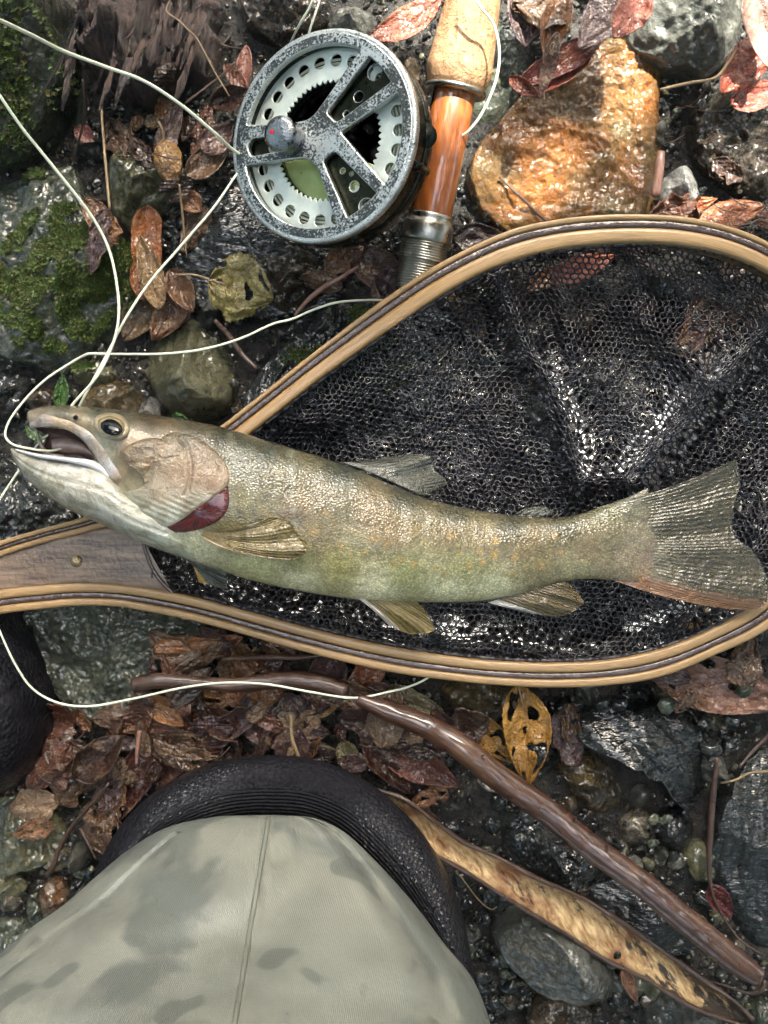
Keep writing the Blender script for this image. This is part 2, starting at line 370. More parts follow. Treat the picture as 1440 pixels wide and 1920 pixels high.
ROCKS = [
 ('big grey-green rock with moss at the left edge above the fish head', [(-60,330),(0,335),(60,318),(130,298),(150,340),(172,385),(205,430),(245,480),(258,540),(232,600),(190,648),(130,688),(60,690),(0,672),(-60,650)], .045, 'green', dict(rough=.10, facets=4)),
 ('tall dark mossy boulder in the top left corner behind the white line', [(-90,-60),(60,-60),(118,-20),(112,60),(120,120),(95,190),(60,250),(30,290),(-30,300),(-90,250)], .085, 'moss', dict(rough=.12, facets=2, power=5)),
 ('blocky grey-brown cobble with a flat face below the rotten wood', [(212,290),(262,283),(302,287),(324,312),(320,370),(290,400),(252,437),(222,415),(205,350)], .036, 'olive', dict(facets=5, rough=.07)),
 ('rounded olive stone with a smooth wet top above the fish eye', [(268,660),(300,608),(350,590),(392,610),(418,650),(437,712),(432,765),(385,792),(325,786),(288,745)], .034, 'olive', dict(facets=2, rough=.06, power=2.2)),
 ('dark bluish slab under the reel with loose leaves on it', [(300,400),(350,350),(440,325),(540,400),(640,450),(650,540),(540,600),(440,590),(330,520)], .02, 'slate', dict(rough=.15)),
 ('dark mossy boulder half covered by the upper arm of the net', [(445,775),(500,672),(565,592),(660,555),(760,560),(860,600),(900,700),(840,800),(640,860),(500,820)], .033, 'dark', dict(rough=.12)),
 ('rough dark brown chunk right of the green-yellow leaf', [(478,474),(530,462),(585,470),(604,500),(598,560),(545,588),(505,570),(482,530)], .034, 'brown', dict(rough=.18)),
 ('large flat orange stone shining wet right of the rod', [(872,345),(884,292),(930,238),(962,196),(1012,160),(1052,128),(1110,75),(1180,52),(1240,80),(1240,180),(1232,300),(1224,410),(1100,440),(960,442),(905,402)], .026, 'orange', dict(rough=.12, facets=4, power=12)),
 ('dark grey wet rock with a shining top in the upper right', [(1204,-40),(1300,-60),(1400,-40),(1402,40),(1372,98),(1330,128),(1290,118),(1240,108),(1192,78)], .058, 'grey', dict(rough=.09, facets=5, power=6)),
 ('brown mottled rock at the right edge below the red leaves', [(1312,200),(1370,178),(1440,185),(1490,220),(1480,350),(1400,360),(1350,320),(1300,250)], .035, 'brown', dict(rough=.14)),
 ('small pale stone beside the right edge of the orange stone', [(1242,345),(1262,318),(1290,310),(1312,345),(1302,382),(1262,392),(1245,375)], .022, 'pale', dict(facets=5)),
 ('small tan stone above the brown rock at the right edge', [(1318,180),(1350,175),(1362,205),(1352,232),(1328,228)], .04, 'tan', {}),
 ('green-grey rock between the cork grip and the orange stone', [(905,40),(960,45),(985,95),(975,170),(925,240),(882,235),(872,150)], .02, 'green', dict(rough=.12)),
 ('black and white flecked wet rock under the fish jaw at the left edge', [(-60,865),(0,855),(50,895),(110,940),(170,975),(140,1010),(40,1030),(-60,1030)], .02, 'dark', dict(rough=.16)),
 ('large grey-green rock below the net handle', [(22,1150),(120,1120),(260,1120),(392,1150),(405,1190),(345,1232),(305,1290),(252,1345),(165,1358),(95,1300),(52,1220)], .027, 'green', dict(rough=.13, facets=4, power=4)),
 ('shining black angular rock below the right end of the net', [(1062,1345),(1120,1322),(1190,1328),(1255,1322),(1312,1340),(1320,1420),(1322,1500),(1306,1532),(1268,1512),(1238,1462),(1185,1436),(1130,1412),(1072,1388)], .044, 'slate', dict(rough=.12, facets=5, strat=2.4, power=4)),
 ('ochre and black rough rock left of the black angular rock', [(1045,1402),(1085,1405),(1130,1430),(1160,1465),(1175,1512),(1130,1538),(1092,1508),(1062,1462),(1040,1440)], .03, 'ochre', dict(rough=.14)),
 ('brown wet lump touching the lower rim of the net', [(818,1290),(850,1276),(920,1280),(965,1295),(962,1335),(935,1358),(890,1345),(840,1325)], .03, 'ochre', dict(rough=.16)),
 ('large black wet slab at the right edge below the thin root', [(1335,1560),(1358,1480),(1392,1430),(1440,1400),(1500,1420),(1500,1800),(1420,1790),(1372,1720),(1340,1650)], .026, 'slate', dict(rough=.12, power=6, strat=1.5)),
 ('rounded grey mottled boulder below the pale seed pod', [(922,1762),(940,1722),(985,1705),(1060,1722),(1125,1770),(1160,1820),(1158,1868),(1110,1890),(1050,1878),(975,1838)], .045, 'grey', dict(facets=2, rough=.06, power=2.4)),
 ('dark brown wet slab between the stick and the pale pod', [(925,1545),(960,1518),(1030,1530),(1100,1585),(1135,1640),(1100,1668),(1010,1640),(940,1595)], .02, 'dark', dict(rough=.15)),
 ('dark slab right of the pod under the brown stick', [(1095,1672),(1150,1648),(1230,1680),(1330,1762),(1310,1792),(1220,1770),(1120,1715)], .02, 'slate', dict(rough=.14)),
 ('small coal-black stone below the black angular rock', [(1232,1545),(1250,1520),(1290,1522),(1304,1560),(1292,1598),(1255,1595),(1234,1575)], .026, 'black', dict(rough=.15)),
 ('small tan rough stone beside the coal-black stone', [(1160,1548),(1182,1528),(1222,1530),(1232,1560),(1215,1592),(1178,1585)], .024, 'tan', dict(rough=.15)),
 ('small grey heart-shaped stone right of the black angular rock', [(1314,1420),(1345,1412),(1368,1432),(1358,1462),(1330,1475),(1314,1450)], .034, 'grey', {}),
 ('small grey stone below the tan rough stone', [(1224,1588),(1250,1586),(1256,1612),(1240,1632),(1222,1618)], .02, 'grey', {}),
 ('smooth dark pebble under the brown leaf stem right of the stick', [(1290,1585),(1318,1580),(1340,1620),(1350,1655),(1320,1660),(1292,1630)], .022, 'olive', dict(rough=.05)),
 ('grey rock at the bottom edge right of the rounded boulder', [(1225,1880),(1262,1862),(1315,1868),(1350,1895),(1352,1960),(1230,1960)], .03, 'grey', {}),
 ('small wet stone between the rounded boulder and the pod tip', [(1200,1838),(1235,1828),(1262,1848),(1250,1868),(1205,1862)], .02, 'olive', {}),
 ('green rock in the bottom right corner beside the pod tip', [(1405,1890),(1440,1870),(1490,1880),(1490,1950),(1410,1950)], .03, 'moss', {}),
 ('broad yellow-green wet rock at the left edge beside the knee', [(-60,1505),(0,1490),(60,1480),(112,1525),(125,1580),(95,1620),(45,1640),(0,1648),(-60,1650)], .02, 'olive', dict(rough=.14)),
 ('flat dark rock at the left edge below the yellow-green rock', [(-40,1655),(20,1640),(52,1650),(48,1672),(0,1682),(-40,1690)], .018, 'olive', {}),
 ('small speckled stone at the left edge under the flat dark rock', [(0,1682),(30,1668),(42,1690),(22,1715),(-5,1712)], .02, 'tan', {}),
 ('tan flat stone by the tip of the twig near the knee', [(75,1610),(95,1597),(130,1605),(132,1626),(100,1638),(74,1628)], .024, 'tan', dict(rough=.05)),
 ('grey teardrop stone below the fork of the twig', [(135,1600),(150,1568),(168,1595),(168,1622),(150,1634),(133,1626)], .03, 'grey', dict(rough=.03, facets=1, power=2)),
 ('rusty and grey upright stone beside the trouser leg', [(78,1660),(100,1642),(128,1662),(120,1700),(108,1738),(88,1728),(72,1700)], .026, 'rust', {}),
 ('black stone tucked against the knee pad on the left', [(128,1655),(158,1640),(174,1665),(150,1700),(128,1708)], .022, 'dark', {}),
 ('pale green stone right of the speckled stone at lower left', [(48,1690),(66,1684),(80,1712),(78,1736),(58,1742),(46,1718)], .02, 'green', {}),
 ('square tan stone touching the trouser edge at lower left', [(84,1724),(104,1722),(106,1738),(86,1742)], .03, 'tan', {}),
 ('large grey-green rock at the bottom left edge beside the trousers', [(-60,1735),(0,1722),(60,1745),(100,1760),(90,1800),(0,1830),(-60,1830)], .018, 'green', dict(rough=.15)),
 ('blue-grey wet stone between the black boot and the leaf litter', [(98,1465),(125,1454),(160,1466),(158,1492),(120,1500),(100,1486)], .026, 'dark', {}),
 ('pair-like cream pebble beside the black boot', [(96,1444),(112,1438),(128,1446),(126,1458),(104,1460)], .02, 'tan', dict(rough=.03)),
 ('brown and grey stone leaning on the left side of the knee pad', [(170,1530),(195,1500),(215,1510),(208,1560),(185,1610),(165,1590)], .026, 'rust', {}),
 ('amber wet stone behind the fish snout', [(148,735),(195,712),(245,722),(268,760),(260,800),(160,800),(135,770)], .032, 'ochre', dict(rough=.09)),
 ('olive stone above the fish snout beside the green leaf', [(142,690),(170,670),(215,690),(215,715),(160,725),(138,715)], .024, 'olive', {}),
 ('brown stone left of the small green leaf', [(50,745),(80,722),(105,740),(100,775),(60,780)], .022, 'brown', {}),
 ('pale grey stone wedged behind the fish eye', [(262,752),(285,742),(302,770),(290,800),(262,800)], .03, 'pale', {}),
 ('dark wet stone at the left edge inside the loop of line', [(-30,705),(20,695),(58,712),(45,745),(10,790),(-30,780)], .02, 'dark', {}),
 ('dark brown wet rock behind the top of the reel', [(455,-40),(600,-40),(625,20),(560,75),(500,70),(455,40)], .03, 'brown', dict(rough=.1)),
 ('grey glistening rock between the reel and the red leaf', [(618,18),(660,5),(702,25),(700,70),(650,85),(615,60)], .035, 'grey', {}),
 ('brown glistening rock right of the reel', [(725,110),(775,100),(802,140),(800,210),(760,225),(728,180)], .022, 'brown', dict(rough=.2)),
 ('small dark stone half buried left of the blocky cobble', [(150,240),(178,235),(195,262),(185,300),(158,298)], .022, 'dark', {}),
 ('grey stone in the hollow below the rotten wood', [(245,250),(285,238),(312,262),(300,285),(255,285)], .018, 'dark', {}),
 ('brown pebble in the hollow beside the straw', [(198,240),(222,236),(226,268),(204,275)], .02, 'brown', {}),
 ('purplish wet rock between the mossy rock and the orange-brown leaf', [(205,470),(240,455),(262,500),(255,560),(225,570),(195,520)], .03, 'dark', dict(rough=.15)),
 ('dark grey pebble under the curled brown leaf', [(360,570),(395,562),(412,590),(400,620),(368,612)], .02, 'dark', {}),
 ('long dark rock left of the ochre rock under the yellow leaf', [(960,1400),(1020,1375),(1050,1420),(1040,1480),(985,1470)], .016, 'dark', {}),
 ('grey-blue stone beside the brown stick near the red leaves', [(860,1500),(890,1480),(925,1495),(930,1530),(890,1545),(862,1530)], .02, 'dark', {}),
 ('dark stone with glints below the red-brown leaves', [(820,1540),(860,1528),(880,1560),(850,1590),(822,1572)], .018, 'dark', {}),
 ('round brown pebble poking out above the pod', [(1078,1668),(1092,1660),(1104,1672),(1096,1686),(1080,1682)], .022, 'brown', {}),
 ('white chip in the mud right of the knee pad', [(880,1770),(892,1768),(898,1780),(886,1786)], .01, 'pale', {}),
 ('grey stone in the mud right of the knee pad', [(868,1735),(898,1730),(906,1760),(882,1768),(866,1755)], .016, 'grey', {}),
 ('dark mud-covered rock below the knee pad on the right', [(905,1660),(950,1650),(985,1690),(950,1720),(905,1700)], .018, 'dark', {}),
 ('rust-spotted dark rock at the bottom edge by the trousers', [(1000,1890),(1060,1875),(1110,1900),(1100,1960),(1000,1960)], .02, 'brown', {}),
 ('small greenish stone below the net rim on the right', [(1082,1290),(1110,1283),(1130,1305),(1115,1330),(1088,1322)], .018, 'grey', {}),
 ('small pale-faced stone below the net rim on the right', [(1234,1290),(1256,1286),(1262,1308),(1244,1322),(1232,1308)], .024, 'tan', {}),
 ('small round grey stone above the corner of the black angular rock', [(1328,1345),(1352,1340),(1362,1362),(1346,1376),(1328,1366)], .03, 'tan', {}),
 ('dark grey stone below the net rim beside the brown leaf', [(1190,1292),(1218,1286),(1226,1308),(1206,1324),(1188,1314)], .02, 'dark', {}),
 ('ribbed dark stone right of the yellow leaf', [(1035,1318),(1075,1310),(1085,1350),(1060,1390),(1030,1370)], .022, 'slate', {}),
]
for i, (lab, poly, h, mt, kw) in enumerate(ROCKS):
    o = rock(lab, poly, h, mt, seed=i + 1, **kw)

# stones seen through the net
NETR = [(980,640,70,55,'dark','dark stone seen through the net near its middle'),(1110,600,60,45,'brown','brown stone seen through the upper part of the net'),
 (1230,560,60,40,'dark','dark stone under the top right of the net'),(1150,720,80,50,'grey','grey stone seen through the net above the tail'),(1330,640,70,60,'dark','dark stone under the right side of the net'),
 (1010,800,75,55,'dark','dark stone under the net above the fish back'),(1290,790,70,60,'slate','slaty stone under the net above the tail fin'),(900,560,40,30,'moss','mossy stone just inside the upper rim of the net'),
 (1380,960,60,60,'dark','dark stone behind the tail fin under the net'),(1180,1190,80,30,'brown','brown stone under the net below the tail fin'),(800,1180,90,30,'dark','dark stone under the net below the belly fin'),
 (560,1150,80,28,'dark','dark stone under the net below the pectoral fin'),(1340,1120,60,40,'dark','dark stone under the net near the lower right rim')]
for i, (x, y, a, b, mt, lab) in enumerate(NETR):
    rock(lab, ell(x, y, a, b, 15 * i, seed=i), .016 + .005 * (i % 3), mt, seed=200 + i)

# moss tufts growing on rocks
def moss(parent, region, n, seed, hgt=0.0022):
    R = random.Random(seed); V = []; F = []; C = []
    cx, cy, ra, rb = region
    for k in range(n):
        for _ in range(20):
            a = R.uniform(0, 6.283); r = math.sqrt(R.random()); px = cx + ra * r * math.cos(a); py = cy + rb * r * math.sin(a)
            if fbm(px * .02, py * .02, seed, 3) + 0.25 * (1 - r) > 0.0: break
        p = P(px, py, 0.04); z = hf(p.x, p.y)
        if z < 0.01: continue
        g = R.uniform(0.35, 1.3) ; base = (0.06 * g, 0.088 * g, 0.02 * g) if R.random() > .1 else (0.11 * g, 0.09 * g, 0.03 * g)
        for q in range(5):
            az = R.uniform(0, 6.283); l = hgt * R.uniform(.5, 1.4); w_ = 0.00045
            tip = Vector((math.cos(az) * l * .9, math.sin(az) * l * .9, l * R.uniform(.3, 1)))
            sd = Vector((-math.sin(az), math.cos(az), 0)) * w_
            b = Vector((p.x, p.y, z - 0.0006)); i0 = len(V)
            V += [b - sd, b + sd, b + tip * .6 + sd, b + tip, b + tip * .6 - sd]; F.append((i0, i0 + 1, i0 + 2, i0 + 3, i0 + 4)); C += [base] * 5
    s = Nd('moss_green'); at = s.n('ShaderNodeVertexColor', layer_name='Col')
    s.set(col=at.outputs[0], rough=0.4, spec=0.5)
    o = mesh('moss', V, F, s.m, None, False, None, C)
    o.parent = parent; o.matrix_parent_inverse = Matrix.Translation(-parent.location)
    tag(o, kind='stuff')
rk = [o for o in COL.objects if o.name.startswith('rock')]
moss(rk[0], (110, 520, 150, 160), 6500, 3, .0021)
moss(rk[1], (10, 150, 110, 160), 1500, 5)
moss(rk[5], (650, 650, 130, 100), 1600, 8, .0016)

# ------------------------------------------------------------------ rotten wood
def rotten():
    s = Nd('rotten_wood'); ob = s.coord(scale=(1, 0.22, 0.6), rot=(0, 0, 0.25))
    n1 = s.noise(ob, 260, 8, 0.7, 0.5); n2 = s.noise(s.coord(), 40, 5, 0.6)
    col = s.mix(s.ramp(n1, [(0.38, 0), (0.62, 1)]), (0.01, 0.005, 0.005), (0.12, 0.06, 0.052))
    col = s.mix(s.ramp(n2, [(0.52, 0), (0.68, .7)]), col, (0.2, 0.12, 0.08))
    nb = s.bump(n1, 0.009)
    m = s.set(col=col, rough=0.3, nor=nb, coat=1, coatr=0.06, coatn=nb)
    e = empty('rotten_log', P(260, 60, 0)); tag(e, 'rotten reddish-brown splintered log at the top left', 'log')
    R = random.Random(3)
    poly = [(118,-60),(200,-80),(330,-80),(405,-40),(398,40),(385,85),(362,118),(330,128),(300,150),(262,172),(232,168),(205,145),(178,125),(158,105),(140,70),(122,30)]
    o = rock('x', poly, .075, m, seed=77, power=4, rough=.42, strat=1.35, res=1.3, name='core')
    del o['label']; del o['category']; o.parent = e; o.matrix_parent_inverse = Matrix.Translation(-e.location)
    for k in range(40):
        x = R.uniform(135, 390); y = R.uniform(-50, 120); l = R.uniform(35, 105)
        dx = -l * .28 + R.uniform(-8, 8)
        p0 = P(x, y, 0); zz = hf(p0.x, p0.y)
        if zz < 0.03: continue
        a = P(x, y, zz + .001); b_ = P(x + dx * .5, y + l * .5, zz + .004); c = P(x + dx, y + l, zz - .004 + R.uniform(-.004, .004))
        tube('splinter', [a, b_, c], [.0013, R.uniform(.0009, .0015), .0006], m, e, 6, 8, 1.1, k, .8)
    # thin pale rootlet hanging over it
    tube('rootlet', [P(x, y, .085) for x, y in [(322,-5),(312,20),(335,38),(352,55),(368,70),(385,100),(400,130),(430,180)]], .0004, M_STRAW, e, 5, 4)
rotten()

LM_ = [(260,60,'the rotten log'),(110,520,'the mossy rock'),(265,350,'the grey-brown cobble'),(355,700,'the rounded olive stone'),(330,300,'the ochre leaf'),(205,300,'the upright straw'),(600,260,'the reel'),(450,540,'the birch leaf'),(540,520,'the rough brown chunk'),
  (280,470,'the orange-brown leaf'),(800,460,'the threaded reel seat'),(860,80,'the cork grip'),(1060,250,'the orange stone'),(1275,350,'the pale stone'),(1380,270,'the mottled right-edge rock'),(1300,30,'the dark upper rock'),(1400,130,'the red curled leaf'),
  (170,740,'the amber stone'),(60,850,'the fish jaw'),(200,1240,'the large grey-green rock'),(330,1280,'the left end of the small stick'),(450,1280,'the middle of the small stick'),(600,1285,'the right end of the small stick'),(40,1320,'the black boot'),(200,1400,'the rolled leaf'),
  (690,1290,'the rust-brown leaf'),(780,1315,'the olive-tan leaf'),(770,1430,'the dark red leaf pair'),(975,1380,'the yellow leaf with holes'),(890,1320,'the brown lump'),(1110,1470,'the ochre and black rock'),(1220,1410,'the black angular rock'),(1350,1280,'the big pinkish leaf'),
  (1040,1800,'the rounded boulder'),(1000,1500,'the upper half of the thick stick'),(1250,1700,'the lower half of the thick stick'),(900,1630,'the upper end of the seed pod'),(1150,1760,'the middle of the seed pod'),(1340,1890,'the tip of the seed pod'),(1400,1600,'the black slab'),
  (1195,1560,'the tan rough stone'),(1265,1560,'the coal-black stone'),(1010,1600,'the dark slab'),(880,1780,'the white chip'),(50,1560,'the yellow-green rock'),(150,1600,'the teardrop stone'),(100,1700,'the rusty upright stone'),(40,1780,'the bottom left rock'),(500,1420,'the top of the knee pad'),
  (300,1450,'the upper left of the knee pad'),(190,1560,'the left side of the knee pad'),(700,1470,'the upper right of the knee pad'),(1090,500,'the salmon leaf'),(1330,395,'the two-tone leaf'),(1345,1350,'the small round grey stone'),(450,130,'the pink shrivelled leaf'),(900,700,'the middle of the net'),(1250,600,'the right half of the net')]
def near(px, py):
    d, x, y, n = min((math.hypot(px - x, py - y), x, y, n) for x, y, n in LM_)
    if d < 22: return 'touching ' + n
    dx, dy = px - x, py - y
    if abs(dx) > 2.2 * abs(dy): w_ = 'right of' if dx > 0 else 'left of'
    elif abs(dy) > 2.2 * abs(dx): w_ = 'below' if dy > 0 else 'above'
    else: w_ = ('lower' if dy > 0 else 'upper') + (' right of' if dx > 0 else ' left of')
    return ('close ' if d < 55 else '') + w_ + ' ' + n
# ------------------------------------------------------------------ pebbles and gravel
def stone_mesh(seed, sub=3):
    R = random.Random(seed); bm = bmesh.new(); bmesh.ops.create_icosphere(bm, subdivisions=sub, radius=1)
    sx, sy, sz = R.uniform(.8, 1.25), R.uniform(.6, .95), R.uniform(.4, .7)
    pl = [(Vector((R.gauss(0, 1), R.gauss(0, 1), R.gauss(0, 1))).normalized(), R.uniform(.55, .9)) for _ in range(7)]
    for v in bm.verts:
        c = v.co.copy()
        for n_, d in pl:
            q = c.dot(n_)
            if q > d: c -= n_ * (q - d)
        c *= 1 + 0.09 * fbm(c.x * 2.2, c.y * 2.2, c.z * 2.2 + seed, 3)
        v.co = Vector((c.x * sx, c.y * sy, c.z * sz)) * (.003 if sub == 3 else 1)
    for f in bm.faces: f.smooth = True
    me = bpy.data.meshes.new('pebble'); bm.to_mesh(me); bm.free(); return me
def inpoly(px, py, poly):
    c = False; j = len(poly) - 1
    for i in range(len(poly)):
        if ((poly[i][1] > py) != (poly[j][1] > py)) and px < (poly[j][0] - poly[i][0]) * (py - poly[i][1]) / (poly[j][1] - poly[i][1]) + poly[i][0]: c = not c
        j = i
    return c
BB = [(min(p[0] for p in q[1]), max(p[0] for p in q[1]), min(p[1] for p in q[1]), max(p[1] for p in q[1]), q[1]) for q in ROCKS if q[0].find('under') < 0 or q[0].find('stick') > 0]
def covered(px, py, m=0.82):
    for x0, x1, y0, y1, pl in BB:
        if x0 < px < x1 and y0 < py < y1 and inpoly(px, py, pl): return True
    for (cx, cy, r) in OCC:
        if (px - cx) ** 2 + (py - cy) ** 2 < (r * m) ** 2: return True
    return False
def in_trousers(px, py):
    return py > 1430 + abs(px - 520) * 0.75 and -100 < px < 870
PEB = []
for mt in ('dark', 'grey', 'olive', 'brown', 'tan', 'dark', 'slate', 'ochre', 'dark', 'green'):
    me = stone_mesh(len(PEB) + 11); me.materials.append(RM[mt]); PEB.append((me, mt))
ZONES = [((0, 1380, 260, 1860), 60, 'beside the left side of the knee pad', (5, 15)), ((860, 1280, 1440, 1920), 175, 'in the gravel below the net', (9, 25)),
         ((140, 180, 440, 480), 26, 'in the dark hollow left of the reel', (7, 16)), ((1230, 130, 1440, 440), 22, 'in the gap right of the orange stone', (6, 15)),
         ((400, 380, 900, 600), 16, 'between the reel and the net', (6, 14)), ((430, 1180, 900, 1450), 26, 'among the leaves below the net', (5, 13)), ((0, 640, 460, 800), 20, 'behind the fish head', (6, 15))]
CN = {'dark': 'dark grey', 'slate': 'near-black', 'grey': 'grey', 'olive': 'olive', 'brown': 'brown', 'tan': 'tan', 'ochre': 'ochre', 'green': 'green-grey'}
R = random.Random(21)
for (x0, y0, x1, y1), n, where, (r0, r1) in ZONES:
    k = 0; tries = 0
    while k < n and tries < n * 30:
        tries += 1
        px, py = R.uniform(x0, x1), R.uniform(y0, y1)
        if covered(px, py) or in_trousers(px, py): continue
        me, mt = PEB[R.randrange(len(PEB))]
        if where.startswith('in the gravel') and mt in ('tan', 'ochre') and R.random() < .6: continue
        r = R.uniform(r0, r1) * (1 if R.random() < .6 else .7) * S
        p = P(px, py, .005); z = hf(p.x, p.y)
        if z > .026: continue
        o = bpy.data.objects.new('pebble', me); COL.objects.link(o)
        o.location = (p.x, p.y, z + r * .25); o.scale = (r / .003, r / .003, r / .003 * R.uniform(.8, 1.2))
        o.rotation_euler = (R.uniform(-.4, .4), R.uniform(-.4, .4), R.uniform(0, 6.28))
        tag(o, '%s %s pebble %s' % ('tiny' if r / S < 8 else 'small' if r / S < 14 else 'larger', CN[mt], near(px, py)), 'pebble', 'small %s pebbles %s' % (CN[mt], where))
        OCC.append((px, py, r / S * .9)); k += 1
        hf_add([(p.x + r * .7 * math.cos(t) * q, p.y + r * .7 * math.sin(t) * q, z + r * .7) for t in np.linspace(0, 6.28, 10) for q in (0, .5, 1)])
def gravel():
    R = random.Random(5); V = []; F = []; MI = []
    bases = []
    for k in range(6):
        me = stone_mesh(60 + k, 1); bases.append((np.array([v.co[:] for v in me.vertices]), [tuple(p.vertices) for p in me.polygons]))
        bpy.data.meshes.remove(me)
    mats = ['dark', 'slate', 'brown', 'grey', 'olive', 'black']
    for k in range(26000):
        px, py = R.uniform(-150, 1590), R.uniform(-150, 2070)
        r = R.uniform(2.0, 8.5) * S; p = P(px, py, .003); z = hf(p.x, p.y)
        if z > .014 or in_trousers(px, py) or covered(px, py, .8) or (300 < px < 1440 and 480 < py < 1180 and k % 2): continue
        z += .001; A, f = bases[R.randrange(6)]; a = R.uniform(0, 6.28); ca, sa = math.cos(a), math.sin(a)
        B = A * r; X = B[:, 0] * ca - B[:, 1] * sa + p.x; Y = B[:, 0] * sa + B[:, 1] * ca + p.y; Z = B[:, 2] + z + r * .2
        i0 = len(V); V += list(zip(X, Y, Z)); F += [tuple(i0 + q for q in t) for t in f]
        MI += [R.choice([0, 0, 1, 2, 2, 3, 3, 4, 5])] * len(f)
    o = mesh('gravel', V, F, RM[mats[0]], None, False)
    for m in mats[1:]: o.data.materials.append(RM[m])
    o.data.polygons.foreach_set('material_index', MI)
    tag(o, 'fine dark wet gravel filling the gaps between stones', 'gravel', kind='stuff')
gravel()

# ------------------------------------------------------------------ leaves
HFb = None
def refresh():
    global HFb; HFb = blur(HF, 3)
refresh()
def leaf(label, col, base, tip, wpx, lift=.003, curl=.25, fold=.2, serr=.04, bend=0.0, seed=0, shape='ovate', stem=0, name='dead_leaf', cat='leaf', group=None, zfix=None, twist=0.0, holes=0, tipup=0.0, rag=.08):
    R = random.Random(seed * 13 + 1)
    n, m = (34, 16) if not holes else (84, 40)
    b = np.array(base, float); t = np.array(tip, float); d = t - b; L = np.hypot(*d); d /= L; q = np.array([-d[1], d[0]])
    V = []; UV = []; kk = S * (H - .02) / H
    mid = (b + t) / 2; pc = P(mid[0], mid[1], .02); zb = max(hf(P(*(b + d * L * f), .01).x, P(*(b + d * L * f), .01).y, HFb) for f in (.15, .4, .65, .9)) if zfix is None else zfix
    for i in range(n + 1):
        u = i / n
        if shape == 'ovate': wv = math.sin(math.pi * u ** .78) ** .75
        elif shape == 'lance': wv = math.sin(math.pi * u ** .9) ** .9
        elif shape == 'round': wv = math.sin(math.pi * u ** .62) ** .5
        else: wv = min(1, 6 * u, 6 * (1 - u)) ** .5      # strip
        wv = max(wv, 0.015)
        for j in range(m + 1):
            v = j / m * 2 - 1
            ed = 1 + serr * (noise.noise(Vector((u * 30, seed, v))) * 1.6) * (abs(v) > .99) + rag * noise.noise(Vector((u * 5, seed, v > 0))) 
            off = v * wpx / 2 * wv * ed
            cu = (abs(v) ** 2) * curl * wpx / 2 * wv
            off *= (1 - .25 * min(1, abs(curl)) * v * v)
            bx = bend * math.sin(math.pi * u) * L
            p = b + d * L * u + q * (off + bx)
            zz = (abs(v) * fold * wpx / 2 * wv + cu) * kk + lift
            zz += twist * v * (u - .3) * wpx * kk + tipup * (u ** 2) * L * kk
            zz += 0.10 * wpx * kk * fbm(u * 2.8 + seed, v * 1.7, seed, 3)
            w0 = P(p[0], p[1], .02); hb = hf(w0.x, w0.y, HFb)
            if zfix is None: z = max(hb * .3 + zb * .7 + zz, hb - .005)
            else: z = zb + zz
            V.append(P(p[0], p[1], z)); UV.append((u, v * .5 + .5))
    F = []; u_ = lambda i: i / n
    for i in range(n):
        for j in range(m):
            a = i * (m + 1) + j
            if holes:
                if noise.noise(Vector((u_(i) * 5.4 + seed, j / m * 3.4, 5))) > .34 - holes * .1 and 3 < i < n - 2: continue
            F.append((a, a + m + 1, a + m + 2, a + 1))
    o = mesh(name, V, F, M_LEAF, None, True, UV)
    sm = o.modifiers.new('thickness', 'SOLIDIFY'); sm.thickness = .0004; sm.offset = 0
    o.color = tuple(col) + (1,)
    tag(o, label, cat, group)
    if stem:
        s0 = V[m // 2]; e = b - d * stem + q * stem * .15
        st = tube('stem', [P(e[0], e[1], s0.z + .001), P(*(b - d * stem * .5), s0.z + .002), s0, V[(m + 1) * (n // 4) + m // 2] + Vector((0, 0, .0004))], [.0007, .0006, .0007, .0004], M_STRAW, o, 6, 5)
    if zfix is None: hf_add(V)
    return o

